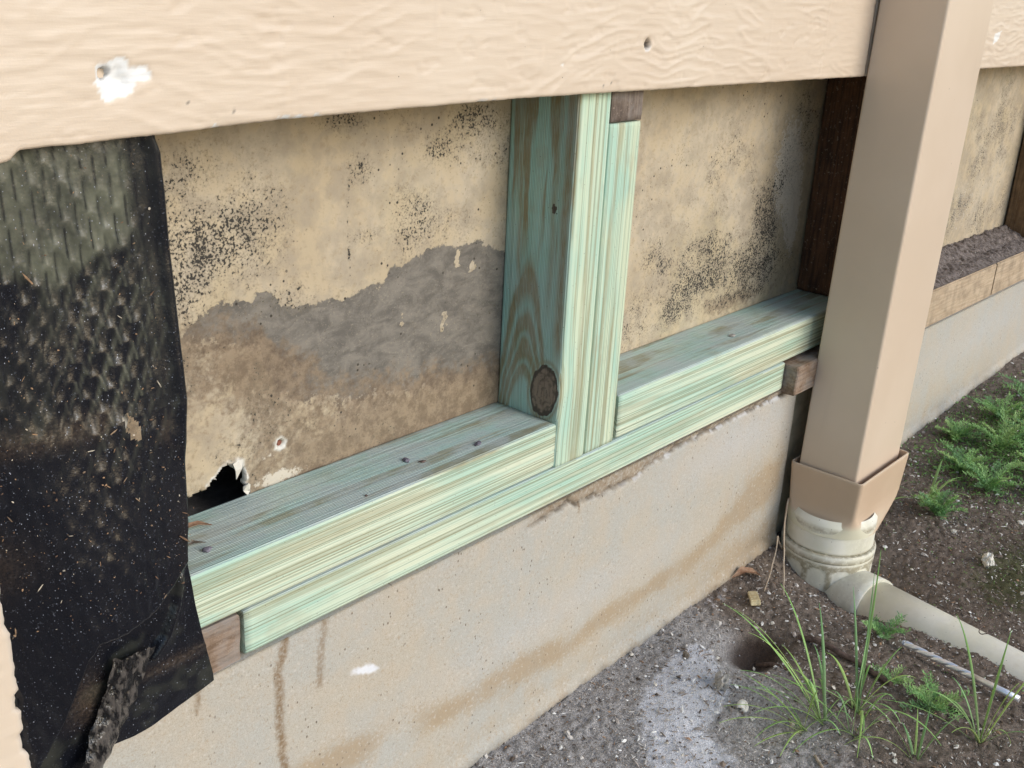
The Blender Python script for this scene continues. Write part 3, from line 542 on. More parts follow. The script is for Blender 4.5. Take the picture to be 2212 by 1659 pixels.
o = timber('wall_stud', 2, (0, 0, T2+.0005), (.0528, .09, .60), M['pine_stud'], None, 3.1, dl=.0022, ds=.001, rad=.0045, wmf=wm_stud, swf=sw_stud, mats=[M['pine_studf']])
tag(o, 'green treated pine stud with a big dark knot near its foot', 'wall stud')
# nail dent
o = timber('wall_stud', 2, (.0538, .0006, T2+.0007), (.1078, .09, .411), M['pine_studf'], None, 6.2, dl=.004, rad=.0025, wmf=lambda co: np.stack([.6*sst(.2, .5, fbm(co[..., 0]*90, co[..., 2]*2.5, 3, 13)), co[..., 0]*0, .4*sst(.2, .5, fbm(co[..., 0]*40, co[..., 2]*6, 3, 3))+.9*gauss(co[..., 0], co[..., 2], .075, .345, .03, .012)], -1))
tag(o, 'short pale green pine stud packed against the right side of the knotty stud', 'wall stud')
o = timber('stud_offcut', 2, (.0538, .0015, .4125), (.1085, .09, .60), M['old_grey'], None, 2.2, dl=.006, ds=.003, rad=.001)
tag(o, 'old grey brown timber end sitting on top of the short green stud under the cladding', 'timber offcut')
o = timber('wall_stud', 2, (.703, .0, T12+.0045), (.758, .086, .60), M['old_dark'], None, 5.2, dl=.006, ds=.002, rad=.001)
tag(o, 'dark brown stained timber stud half hidden behind the downpipe', 'wall stud')
o = timber('wall_stud', 2, (1.70, .004, .044), (1.75, .086, .60), M['old_tan'], None, 5.9, dl=.01, ds=.003, rad=.001)
o.data.materials[0] = mat_oldwood('brown timber far', (.13, .075, .035), (.24, .15, .075), axis=2)
tag(o, 'brown timber stud at the far right edge above the old dirty plate', 'wall stud')
# old timber at both ends of the bottom plate
def rough_block(name, lo, hi, mat, jit=.0012, bev=.002, cuts=5):
    bm = bmesh.new(); bmesh.ops.create_cube(bm, size=1)
    for v in bm.verts: v.co = [lo[i]+(v.co[i]+.5)*(hi[i]-lo[i]) for i in range(3)]
    bmesh.ops.bevel(bm, geom=bm.edges[:], offset=bev, segments=1, affect='EDGES'); bmesh.ops.subdivide_edges(bm, edges=bm.edges[:], cuts=cuts, use_grid_fill=True)
    for v in bm.verts:
        q = v.co; v.co = (q.x+jit*float(perlin(q.y*120+3, q.z*120, 1)), q.y+jit*float(perlin(q.x*120, q.z*120, 2)), q.z+jit*.5*float(perlin(q.x*90, q.y*90, 3)))
    me = bpy.data.meshes.new(name); bm.to_mesh(me); bm.free(); return link(me, name, mat)
o = rough_block('old_plate_end', (-.50, .001, -.006), (-.4085, .088, T2-.0008), M['old_block'], .0016); tag(o, 'rough reddish brown old plate end poking out left of the lowest green plate', 'timber offcut')
o = rough_block('old_plate_block', (.527, -.020, -.006), (.72, .05, .0385), M['old_brown'], .0018); tag(o, 'brown old timber block between the green plate end and the downpipe', 'timber block')
o.data.materials[0] = M['old_block']
# right hand old plates
def slope_box(name, x0, x1, y0, y1, zb, zt, mat, cat_label):
    bm = bmesh.new(); bmesh.ops.create_cube(bm, size=1); cut = 12
    bmesh.ops.subdivide_edges(bm, edges=[e for e in bm.edges if abs(e.verts[0].co.x-e.verts[1].co.x) > .5], cuts=cut)
    for v in bm.verts:
        x = x0+(v.co.x+.5)*(x1-x0); lo = zb(x); hi_ = zt(x); v.co = (x, y0+(v.co.y+.5)*(y1-y0), lo+(v.co.z+.5)*(hi_-lo))
    bmesh.ops.bevel(bm, geom=[e for e in bm.edges if e.calc_face_angle(0) > 1], offset=.002, segments=2, affect='EDGES')
    me = bpy.data.meshes.new(name); bm.to_mesh(me); bm.free(); o = link(me, name, mat); tag(o, cat_label, 'timber plate', 'old tan plates'); return o
zt = lambda x: float(np.interp(x, [.9, 1.09, 1.58, 2.5], [.051, .0486, .0423, .03])); zb = lambda x: float(ftop(x))+.0003
slope_box('old_plate', .76, 1.412, 0, .088, zb, zt, M['old_tan'], 'tan old timber plate right of the downpipe, nearer of two butted lengths')
slope_box('old_plate', 1.418, 2.4, .001, .088, zb, zt, M['old_tan'], 'tan old timber plate at the right edge, beyond the dark butt joint')
# dirt heaped on the old plate
xs = np.arange(.76, 2.3, .004); ys = np.linspace(.003, .0885, 26); X, Y = np.meshgrid(xs, ys)
Z = np.interp(X, [.9, 1.09, 1.58, 2.5], [.051, .0486, .0423, .03])+.0006+sst(.004, .03, Y)*(.005+.020*sst(.03, .09, Y))+sst(.006, .02, Y)*(.006*np.abs(fbm(X*40, Y*40, 4, 3))+.003*np.maximum(0, perlin(X*130, Y*130, 1)))
t = T('dusty dirt'); v = t.obj(); n = t.noise(v, 110, 5, .7); c = t.mix(t.ss(n, .35, .62), (.07, .052, .04), (.24, .20, .18)); c = t.mix(t.ss(t.noise(v, 420, 2), .64, .72, 0, .8), c, (.5, .45, .4)); M['dirt'] = t.done(c, .95, t.bump(n, .9, .004))
o = mesh_np('loose_dirt', np.stack([X, Y, Z], -1).reshape(-1, 3), gridF(len(xs), len(ys)), M['dirt']); tag(o, 'loose dark dirt and litter heaped along the old plate', 'dirt', kind='stuff')

# ================================================================== DOWNPIPE
dp = empty('downpipe', (0, 0, 0)); tag(dp, 'tan square downpipe running into a cream plastic drain at the corner', 'downpipe')
def rrect(x0, x1, y0, y1, rad, k=6):
    P = []
    for cx, cy, a0 in ((x1-rad, y1-rad, 0), (x0+rad, y1-rad, 90), (x0+rad, y0+rad, 180), (x1-rad, y0+rad, 270)):
        P += [(cx+rad*math.cos(R(a0+90*i/k)), cy+rad*math.sin(R(a0+90*i/k))) for i in range(k+1)]
    return np.array(P)
def loft(name, secs, mat, parent, cap=True, attrs=None, smooth=True, sharp=35):
    V = np.array([[p[0], p[1], z] for P, z in secs for p in P]) if not isinstance(secs[0], np.ndarray) else np.concatenate(secs)
    n = len(secs[0][0]) if not isinstance(secs[0], np.ndarray) else len(secs[0]); F = gridF(n, len(secs), True)
    o = mesh_np(name, V, F, mat, parent, attrs, extra=[list(range(n)), list(range(len(V)-n, len(V)))[::-1]] if cap else None)
    bm = bmesh.new(); bm.from_mesh(o.data); bmesh.ops.recalc_face_normals(bm, faces=bm.faces[:]); bm.to_mesh(o.data); bm.free()
    return o
lean = lambda z: .0322*(z-.0)          # the pipe leans a little
def PX(z): return .5895+lean(z)-.012
sec = []
for z in np.linspace(-.19, 1.6, 30):
    x0 = .5865+.032*(z if z < .6 else .6)+.0; sec.append((rrect(x0-.0, x0+.1575+.010*(z+.1), -.1112, -.0175, .0045), z))
pb = loft('pipe_body', sec, M['pipe'], dp)
# square socket turning round
def circ(c, rad, n=28):
    a = np.radians(np.array([0, 15, 30, 45, 60, 75, 90]+[90, 105, 120, 135, 150, 165, 180]+[180, 195, 210, 225, 240, 255, 270]+[270, 285, 300, 315, 330, 345, 360], float))
    a = a+np.linspace(-.001, .001, 28); return np.stack([c[0]+rad*np.cos(a), c[1]+rad*np.sin(a)], -1)
CC = (.622, -.068)
sq = lambda g: rrect(.573-g, .747+g, -.125-g, -.008+g, .007)
zr = -.1265
rows = [(rrect(.573+.0035, .747-.0035, -.125+.0035, -.008-.0035, .004), zr-.05), (rrect(.573+.003, .747-.003, -.125+.003, -.008-.003, .004), zr-.0005), (sq(-.001), zr), (sq(0), zr-.001)]
for k in range(8): rows.append((sq(-.0005*k), zr-.005-.0083*k))
s0, c0 = sq(-.003), circ(CC, .069)
for k, tt in enumerate(np.linspace(.12, 1, 9)): rows.append((s0*(1-tt)+c0*tt, zr-.066-.028*tt**.8))
wv = []
for k, (P, z) in enumerate(rows):
    P = np.asarray(P); wv.append(np.where((k >= 13) & (P[:, 0] < .62), .75*min(1, (k-12)/3), 0)+(1 if k == 2 else 0)*.35)
o = loft('square_socket', rows, M['collar'], dp, cap=False, attrs=dict(wht=np.concatenate(wv)))
md = o.modifiers.new('sharp', 'EDGE_SPLIT'); md.split_angle = R(50)
# round fittings (lathe about a vertical axis)
def lathe(name, prof, c, mat, parent, seg=72, drkf=None, rf=None):
    V = []; D = []
    for rad, z in prof:
        for k in range(seg):
            a = 2*math.pi*k/seg; rr = rad+(rf(a, z) if rf else 0); V.append((c[0]+rr*math.cos(a), c[1]+rr*math.sin(a), z)); D.append(drkf(a, z) if drkf else 0)
    o = mesh_np(name, np.array(V), gridF(seg, len(prof), True), mat, parent, dict(drk=np.array(D, float)))
    bm = bmesh.new(); bm.from_mesh(o.data); bmesh.ops.recalc_face_normals(bm, faces=bm.faces[:]); bm.to_mesh(o.data); bm.free(); md = o.modifiers.new('sharp', 'EDGE_SPLIT'); md.split_angle = R(40)
    return o
zc = zr-.090
lathe('coupling', [(.060, zc+.02), (.0660, zc+.012), (.0665, zc+.004)]+[(.0668, zc+.002-.0026*i) for i in range(14)]+[(.0655, zc-.0345), (.060, zc-.037)], CC, M['pvc'], dp,
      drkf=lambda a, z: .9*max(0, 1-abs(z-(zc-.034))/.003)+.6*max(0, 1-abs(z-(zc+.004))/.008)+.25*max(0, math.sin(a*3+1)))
lathe('socket_ring', [(.060, zc-.034), (.0700, zc-.0345), (.0718, zc-.037), (.0718, zc-.046), (.0700, zc-.048), (.066, zc-.049)], CC, M['pvc'], dp, drkf=lambda a, z: .55+.4*math.sin(z*900))
def lob(a, z):
    k = 12; u = (a*k/(2*math.pi)) % 1-.5; zz = (zc-.052-z)/.045     # rounded raised lugs hanging round the socket
    return 1 if (abs(u) < .40 and zz > .12+.25*(abs(u)/.4)**3) else 0
zsl = np.linspace(zc-.048, zc-.100, 30)
lathe('drain_socket', [(.066, zc-.047)]+[(.0705, z) for z in zsl]+[(.072, zc-.101), (.072, zc-.104), (.069, zc-.106), (.067, zc-.15)], CC, M['pvc'], dp, seg=144,
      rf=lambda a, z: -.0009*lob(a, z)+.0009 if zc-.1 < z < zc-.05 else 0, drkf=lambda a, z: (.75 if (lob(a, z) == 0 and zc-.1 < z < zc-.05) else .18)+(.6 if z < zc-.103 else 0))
# elbow + drain pipe
def tube(name, pts, rads, mat, parent, seg=36, drkf=None, cap=True):
    pts = np.array(pts, float); n = len(pts); V = []; D = []
    tg = np.gradient(pts, axis=0); tg /= np.linalg.norm(tg, axis=1)[:, None]; up = np.array([0, 0, 1.])
    if abs(tg[0] @ up) > .95: up = np.array([1., 0, 0])
    s = np.cross(tg[0], up); s /= np.linalg.norm(s)
    for i in range(n):
        s = s-(s @ tg[i])*tg[i]; s /= np.linalg.norm(s); b = np.cross(tg[i], s)
        for k in range(seg):
            a = 2*math.pi*k/seg; V.append(pts[i]+rads[i]*(math.cos(a)*s+math.sin(a)*b)); D.append(drkf(i/(n-1), a) if drkf else 0)
    return mesh_np(name, np.array(V), gridF(seg, n, True), mat, parent, dict(drk=np.array(D, float)), extra=[list(range(seg))[::-1], list(range(len(V)-seg, len(V)))] if cap else None)
def bez(P, n):
    t_ = np.linspace(0, 1, n)[:, None]; P = [np.array(p, float) for p in P]
    if len(P) == 3: return (1-t_)**2*P[0]+2*t_*(1-t_)*P[1]+t_**2*P[2]
    return (1-t_)**3*P[0]+3*t_*(1-t_)**2*P[1]+3*t_**2*(1-t_)*P[2]+t_**3*P[3]
J = np.array((.585, -.172, -.323)); Q = np.array((.515, -.50, -.316))
dirn = (Q-J)/np.linalg.norm(Q-J)
pts = bez([(CC[0], CC[1], -.385), (CC[0], CC[1]-.02, -.345), J-dirn*.06, J], 16); rad = np.full(16, .050)
tube('elbow', pts, rad, M['pvc'], dp, 48, lambda u_, a: .25)
tube('drain_pipe', [J-dirn*.01, J+dirn*.1, J+dirn*.25, Q, Q+dirn*.6], [.0465]*5, M['pvc'], dp, 48, lambda u_, a: .08)

# ================================================================== MEMBRANE
mb = empty('membrane', (0, 0, 0)); tag(mb, 'torn shiny black damp membrane hanging at the left with dusty dimples and painted-in reflections', 'membrane')
def membrane_outer():
    zr_ = np.array([.47, .436, .427, .399, .354, .306, .253, .203, .166, .128, .118]); xr_ = np.array([-.458, -.457, -.454, -.453, -.452, -.452, -.452, -.457, -.459, -.4635, -.466])
    bx_ = np.array([-.80, -.60, -.582, -.571, -.563, -.554, -.545, -.53, -.50, -.482, -.473, -.466]); bz_ = np.array([-.06, -.03, .008, .034, .057, .080, .0915, .0915, .097, .109, .118, .124])
    nu, nv = 190, 270; V = np.zeros((nv, nu, 3)); dust = np.zeros((nv, nu)); brn = np.zeros((nv, nu))
    U = np.linspace(0, 1, nu); W_ = np.linspace(0, 1, nv)
    xl = -.78
    for j, w in enumerate(W_):
        # each column runs from the top to its own foot on the bottom curve
        foot_u = U; xr_b = -.466
        xbot = xl+(xr_b-xl)*foot_u; zbot = np.interp(xbot, bx_, bz_)
        z = .47+(zbot-.47)*w; xr = np.interp(z, zr_[::-1], xr_[::-1]); x = xl+(xr-xl)*U; x = x*(1-sst(.85, 1, w))+(xl+(xr_b-xl)*U)*sst(.85, 1, w)
        zcrz = .246-.5*np.maximum(0, x+.515)**1.2-.012*np.clip(x+.5, 0, .1)/.05
        below = sst(.006, -.012, z-zcrz)
        inn = sst(-.605, -.54, x); y = -.0030-.003*sst(.42, .30, z)*inn-.030*sst(.36, .04, z)*inn*(.62+.38*sst(.0, .06, xr-x))-.0012*np.exp(-((z-zcrz)/.012)**2)*inn
        y = y+.002*fbm(x*12, z*9, 3, 4)*(.2+.8*inn)
        # embossed staggered dimples
        px, pz = .0088, .026; ca = (x+.05*z+.0015*fbm(x*30, z*15, 2, 3))/px; row = np.floor(ca); cb = z/pz+.5*(row % 2)+.12*np.sin(row*7.)
        fa = ca-row-.5; fb = cb-np.floor(cb)-.5; dm = np.clip(1-(np.abs(fa)/.42)**2-(np.abs(fb)/.48)**2, 0, 1)
        amp = (1-.55*below)*(1-sst(.035, .012, xr-x))
        y = y+.0014*(1-.25*below)*(amp/(1-.55*below+1e-6))*(dm**.8)*np.clip(.85+.7*perlin(x*22, z*18, 9), .3, 1.3)-.0005*amp*np.exp(-((fa-.5*np.sin(fb*3))/.10)**2)
        dgr = np.exp(-((fa+.25-.15*fb)/.11)**2)*sst(.5, .3, np.abs(fb))
        # fold at right edge
        dE = xr-x; y = y-.005*np.exp(-((dE-.006)/.006)**2)*sst(.20, .25, z)+.010*sst(.004, 0, dE)
        V[j, :, 0] = x; V[j, :, 1] = y; V[j, :, 2] = z
        V[j, :, 1] += .006*sst(.988, 1, w)**2
        dust[j] = (1-.85*dgr)*np.clip(sst(.360, .372, z+.02*fbm(x*12, z*8, 3, 3)-.03*(x+.55))*sst(.022, .034, dE)*(.80+.2*dm)*(1+.5*fbm(x*20, z*12, 3, 4))+.75*np.exp(-((fa-.5*np.sin(fb*3))/.16)**2)*gauss(x, z, -.505, .30, .04, .07)*(dE > .01)+.16*(z > .25)*(.5+fbm(x*30, z*8, 3, 8)), 0, 1)  # olive top zone is a reflection of the surroundings painted in
        brn[j] = .32*np.clip(.75*np.exp(-((z-zcrz-.004)/.009)**2)*sst(.1, .4, .4+fbm(x*20, z*20, 3, 6))+.8*gauss(x, z, -.60, .165, .025, .02)*.6+.25*gauss(x, z, -.46, .14, .015, .04), 0, 1)
        # hole near the crease
    V = V.reshape(-1, 3); F = gridF(nu, nv)
    hx, hz = -.4995, .2425; ins = (np.hypot((V[:, 0]-hx+.35*(V[:, 2]-hz))/.0058, (V[:, 2]-hz)/.0105)+.25*perlin(V[:, 0]*300, V[:, 2]*300, 2)) < 1
    F = F[ins[F].sum(1) < 3]
    return mesh_np('outer_layer', V, F, M['membrane'], mb, dict(dust=dust.ravel(), brn=brn.ravel()))  # dust holds the painted olive reflection along with the dusty dimples
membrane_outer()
# patch of torn film showing in the hole
mesh_np('tear_scrap', np.array([[-.5045, -.0085, .246], [-.499, -.0075, .2515], [-.4965, -.006, .245], [-.499, -.006, .2385], [-.5045, -.008, .240]]), [[0, 1, 2, 3]], M['paper'], mb, extra=[[0, 3, 4]], smooth=False)
def membrane_flap():
    # second layer below the curled foot; rows follow left / right boundaries
    zz = np.array([.135, .113, .067, .024, -.005, -.010]); 
    L_ = np.array([(-.50, .13), (-.52, .10), (-.565, .05), (-.585, .0), (-.60, -.05), (-.62, -.09)]); Rr = np.array([(-.459, .15), (-.458, .113), (-.453, .067), (-.446, .024), (-.440, -.004), (-.472, -.014)])
    nu, nv = 90, 120; V = []; 
    xb = [(-.62, -.075), (-.57, -.038), (-.55, -.026), (-.536, -.017), (-.513, -.0195), (-.497, -.0185), (-.472, -.013), (-.440, -.005)]
    for j in range(nv):
        w = j/(nv-1)
        for i in range(nu):
            u_ = i/(nu-1); xf = -.63+(.19)*u_; zf = np.interp(xf, [p[0] for p in xb], [p[1] for p in xb]); xt = -.63+(.171)*u_; z = .15+(zf-.15)*w; x = xt+(xf-xt)*np.clip(w*1.05, 0, 1)**1.3
            x = x-.001*math.sin(w*3.1)
            V.append((x, 0, z))
    V = np.array(V); x, z = V[:, 0], V[:, 2]
    y = -.0030-.0035*np.exp(-((x+.477+.28*(.09-z))/.010)**2)*sst(.03, .07, z)
    ridge = segd(x, z, [(-.466, .118), (-.468, .10), (-.471, .085), (-.482, .061), (-.494, .046)])
    y = y-.008*sst(.006, .0005, ridge)*sst(.125, .105, z)
    y = y+.0010*fbm(x*25, z*25, 3, 2)-.001*np.exp(-((z-.030-.12*(x+.46))/.003)**2)*(x > -.50)
    V[:, 1] = y
    return mesh_np('lower_flap', V, gridF(nu, nv), M['membrane'], mb, dict(dust=np.clip(.2*sst(0, .5, fbm(x*30, z*30, 3, 3)), 0, 1), brn=.35*np.clip(gauss(x, z, -.545, .03, .015, .02)+.8*gauss(x, z, -.47, .03, .03, .006), 0, 1)))  # dust here drives the olive painted for reflected surroundings
membrane_flap()
# crinkled torn strip
def crinkle():
    c0, c1 = np.array([(-.536, .0625), (-.541, .045), (-.550, .026), (-.562, .006), (-.575, -.016), (-.592, -.04)]), np.array([(-.492, .0605), (-.501, .045), (-.510, .028), (-.519, .012), (-.529, -.004), (-.545, -.028)])
    c0[:, 0] += .008
    nu, nv = 50, 110; V = []
    for j in range(nv):
        w = j/(nv-1)*5; i0 = min(4, int(w)); ff = w-i0; a = c0[i0]*(1-ff)+c0[i0+1]*ff; b = c1[i0]*(1-ff)+c1[i0+1]*ff
        for i in range(nu):
            u_ = i/(nu-1); p = a+(b-a)*u_; V.append((p[0], 0, p[1]))
    V = np.array(V); x, z = V[:, 0], V[:, 2]; uu = np.tile(np.linspace(0, 1, nu), nv)
    y = -.0105-.003*np.sin(uu*math.pi)-.003*np.abs(fbm(x*60+z*30, z*28, 2, 5))-.002*perlin(x*130, z*40, 3)-.010*sst(.02, -.02, z)*(1-uu)
    V[:, 1] = y; V[:, 0] += .0015*perlin(z*100, uu*3, 1); V[:, 2] += .0015*perlin(uu*12, z*0, 6)*(z > .04)
    return mesh_np('torn_edge', V, gridF(nu, nv), M['foil'], mb)
crinkle()
# litter stuck on the membrane and ground: real little flakes joined as stuff
def flakes(name, P, N, size, aspect, cols, mat, label, cat, z_off=0, curl=.25, parent=None):
    """P (n,3) centres, N (n,3) normals"""
    n = len(P); N = N/np.linalg.norm(N, axis=1)[:, None]; ref = rng.normal(size=(n, 3)); A = np.cross(N, ref); A /= np.linalg.norm(A, axis=1)[:, None]
    tilt = rng.normal(size=(n, 3))*.35; N2 = N+tilt; N2 /= np.linalg.norm(N2, axis=1)[:, None]; A = A-(A*N2).sum(1)[:, None]*N2; A /= np.linalg.norm(A, axis=1)[:, None]; B = np.cross(N2, A)
    s = size[:, None]; k = 5; V = np.zeros((n, k+1, 3)); ang = np.linspace(0, 2*np.pi, k, endpoint=False)
    for i in range(k):
        rr = s*rng.uniform(.65, 1.15, (n, 1)); V[:, i] = P+A*rr*math.cos(ang[i])+B*rr*math.sin(ang[i])*aspect[:, None]
    V[:, k] = P+N2*s*aspect[:, None]*rng.uniform(.25, .9, (n, 1))
    V += N[:, None]*(s*aspect[:, None]*.25)[:, None]
    base = (np.arange(n)*(k+1))[:, None]; F = []
    for i in range(k): F.append(np.concatenate([base+i, base+(i+1) % k, base+k], 1))
    F = np.concatenate(F); fc = np.repeat(cols, k+1, 0)
    o = mesh_np(name, V.reshape(-1, 3), F, mat, parent, dict(fc=fc), smooth=False)
    return o
def pick(n, pal, w): pal = np.array(pal); i = rng.choice(len(pal), n, p=np.array(w)/sum(w)); return pal[i]*rng.uniform(.7, 1.25, (n, 1))
# ground litter
n = 30000; px_ = rng.uniform(-.12, 1.0, n); py_ = -np.abs(rng.uniform(0, .70, n)); m_ = (px_ > -.12); n2 = 9000; px_ = np.concatenate([px_, rng.uniform(1., 2.1, n2)]); py_ = np.concatenate([py_, -rng.uniform(0, .6, n2)])
P = np.stack([px_, py_, ground_h(px_, py_)+.002], -1); pitm = gauss(px_, py_, .30, -.118, .05, .034) < .35; P = P[pitm]; n = len(P)
near = sst(.7, .0, P[:, 0]-1.2*P[:, 1]*0)
size = .00125*np.exp(rng.normal(0, .45, n)); size = np.clip(size, .0006, .0045); asp = np.where(rng.random(n) < .45, rng.uniform(.12, .3, n), rng.uniform(.5, 1., n)); size = np.where(asp < .31, size*2.1, size)
big = rng.random(n) < .022; size = np.where(big, rng.uniform(.003, .0065, n), size); asp = np.where(big, rng.uniform(.2, .7, n), asp)
cols = pick(n, [(.10, .07, .05), (.20, .155, .12), (.36, .31, .27), (.58, .54, .49), (.80, .78, .73), (.36, .22, .13)], [14, 22, 26, 20, 9, 6])
o = flakes('ground_litter', P, np.tile([0, 0, 1.], (n, 1)), size, asp, cols, M['flake'], '', ''); tag(o, 'fine bark, chip and grit litter spread over the soil', 'litter', kind='stuff')
n = 300; P = np.stack([rng.uniform(-.1, 1.7, n), -rng.uniform(0, .6, n), np.zeros(n)], -1); P[:, 2] = ground_h(P[:, 0], P[:, 1])+.003
o = flakes('white_grit', P, np.tile([0, 0, 1.], (n, 1)), rng.uniform(.0016, .0042, n)*(1+.4*(P[:, 0] > .8)), rng.uniform(.5, 1, n), pick(n, [(.80, .79, .76), (.66, .60, .50)], [3, 1]), M['flake'], '', ''); tag(o, 'scattered white grit on the dark soil', 'grit', kind='stuff')
# shreds on the membrane
n = 900; X = rng.uniform(-.60, -.458, n); Z = .47-np.abs(rng.uniform(0, .36, n)); inn = sst(-.605, -.54, X); yy = -.0050-.003*sst(.42, .30, Z)*inn-.030*sst(.36, .04, Z)*inn*(.62+.38*sst(.0, .06, -.456-X))
P = np.stack([X, yy, Z], -1); dens = .3+.7*sst(.35, .20, Z); P = P[rng.random(n) < dens*.9]; n = len(P); size = .0006*np.exp(rng.normal(0, .4, n)); asp = rng.uniform(.15, .7, n); size = np.where(rng.random(n) < .10, size*3.2, size); asp = np.where(size > .0018, .16, asp)
o = flakes('membrane_shreds', P, np.tile([0, -1., .15], (n, 1)), size, asp, pick(n, [(.40, .24, .13), (.30, .2, .12), (.58, .50, .38), (.16, .09, .05)], [4, 3, 2, 3]), M['flake'], '', '', parent=None)
tag(o, 'tiny wood shreds stuck to the black membrane', 'litter', kind='stuff')
# litter on old plate
n = 900; X = rng.uniform(.9, 2.0, n); Y = rng.uniform(.008, .088, n); P = np.stack([X, Y, np.interp(X, [.9, 1.09, 1.58, 2.5], [.051, .0486, .0423, .03])+.002+sst(.004, .03, Y)*(.006+.02*sst(.03, .09, Y))], -1)
o = flakes('plate_litter', P, np.tile([0, 0, 1.], (n, 1)), .0015*np.exp(rng.normal(0, .4, n)), rng.uniform(.2, .8, n), pick(n, [(.12, .085, .06), (.3, .24, .18), (.6, .56, .5)], [5, 3, 1]), M['flake'], '', ''); tag(o, 'bark bits lying on the dirty old plate', 'litter', kind='stuff')

# ================================================================== SMALL THINGS
def pebble(name, c, r3, mat, seed, label, cat, group=None, rot=0, sub=2, jag=.35):
    bm = bmesh.new(); bmesh.ops.create_icosphere(bm, subdivisions=sub, radius=1)
    for v in bm.verts:
        q = v.co.copy(); k = 1+jag*float(perlin(q.x*1.4+seed, q.y*1.4+q.z, seed))+jag*.5*float(perlin(q.x*4+seed, q.y*4-q.z*2, seed+2)); v.co = Vector((q.x*r3[0]*k, q.y*r3[1]*k, q.z*r3[2]*k+r3[2]*.6))
    bmesh.ops.rotate(bm, verts=bm.verts, matrix=Matrix.Rotation(rot, 3, 'Z')); me = bpy.data.meshes.new(name); bm.to_mesh(me); bm.free(); o = link(me, name, mat); o.location = c; return tag(o, label, cat, group)
GP = 'dark stone chips on the green plate'
pebble('stone_chip', (-.103, .022, T12), (.0058, .0036, .0016), M['stone_purple'], 1, 'dark purplish stone chip on the upper plate nearest the knotty stud', 'stone chip', GP, .3)
pebble('stone_chip', (-.184, .042, T12), (.0048, .0034, .0018), M['stone_purple'], 4, 'rounder purplish stone chip midway along the upper plate', 'stone chip', GP, 1.1)
pebble('stone_chip', (-.174, .030, T12), (.0042, .0018, .0010), M['twig'], 8, 'thin brown sliver lying just beside the rounder stone chip', 'wood sliver', None, -.4)
pebble('stone_chip', (-.421, .026, T12), (.0046, .0034, .0022), M['stone_purple'], 6, 'dark stone chip on the upper plate close to the black membrane', 'stone chip', GP, .2)
pebble('stone_chip', (.412, .030, T12+.003), (.0060, .0040, .0015), M['stone_grey'], 9, 'small grey crumb on the upper plate between stud and downpipe', 'stone chip', None, .2)
pebble('stone_chip', (-.262, .012, T12), (.0016, .0011, .0009), M['twig'], 3, 'black speck of grit on the front of the upper plate', 'grit', None)
def leafblade(name, pts, wid, mat, th=.0004):
    """flat curled leaf outline with thickness from a midrib polyline"""
    pts = np.array(pts, float); n = len(pts); tg = np.gradient(pts, axis=0); tg /= np.linalg.norm(tg, axis=1)[:, None]; s = np.cross(tg, [0, 0, 1.]); s /= np.linalg.norm(s, axis=1)[:, None]
    V = []
    for i in range(n):
        w = wid*max(.08, math.sin(math.pi*(i/(n-1))**.8)); 
        for q in (-1, -.5, 0, .5, 1): V.append(pts[i]+s[i]*w*q*random.uniform(.85, 1.15)+np.array([0, 0, abs(q)*w*.35]))
    V = np.array(V); k = len(V); V = np.concatenate([V, V+[0, 0, th]]); F = gridF(5, n); F = np.concatenate([F[:, ::-1], F+k])
    rim = [i*5 for i in range(n)]+[(n-1)*5+j for j in range(1, 5)]+[i*5+4 for i in range(n-2, -1, -1)]+[3, 2, 1]
    F = np.concatenate([F, np.array([[rim[i], rim[(i+1) % len(rim)], rim[(i+1) % len(rim)]+k, rim[i]+k] for i in range(len(rim))])])
    return mesh_np(name, V, F, mat)
o = leafblade('dead_leaf', [(-.421, .073, T12+.001), (-.413, .068, T12+.002), (-.404, .064, T12+.0035), (-.395, .058, T12+.0015)], .0042, M['dead_leaf']); tag(o, 'curled reddish brown leaf scrap on the upper plate under the panel hole', 'dead leaf')
o = leafblade('dead_leaf', [(-.430, .042, T12+.001), (-.424, .040, T12+.003), (-.415, .037, T12+.001)], .0025, M['bark']); tag(o, 'small dark curled leaf scrap by the membrane edge on the plate', 'dead leaf')
gh = lambda x, y: float(ground_h(np.array(x), np.array(y)))
def G3(x, y, dz=0): return (x, y, gh(x, y)+dz)
# ground bits
o = leafblade('dead_leaf', [G3(.432, -.010, .006), G3(.450, -.018, .012), G3(.462, -.028, .010), G3(.470, -.038, .004)], .009, M['dead_leaf']); tag(o, 'curled brown leaf against the foot of the foundation wall', 'dead leaf')
o = rough_block('wood_chip', (-.016, -.007, 0), (.016, .007, .009), M['wood_chip'], .0012, .001, 2); o.location = G3(.408, -.062, .002); o.rotation_euler = (.1, -.15, -2.5); tag(o, 'pale yellow sawn wood chip on the soil near the foundation', 'wood chip')
pebble('concrete_crumb', G3(.196, -.136), (.0125, .009, .012), M['stone_grey'], 5, 'jagged grey concrete lump standing at the edge of the white dust', 'rubble', None, .5, 3, .5)
pebble('concrete_crumb', G3(.223, -.066), (.0075, .005, .003), M['stone_grey'], 15, 'flat dark grey stone by the white dust near the wall', 'stone', None, .5, 2, .5).data.materials[0] = M['bark']
pebble('concrete_crumb', G3(.747, -.273), (.011, .008, .012), M['shell'], 25, 'pale chalky lump sitting on the far side of the drain pipe', 'rubble', None, .5, 3, .5)
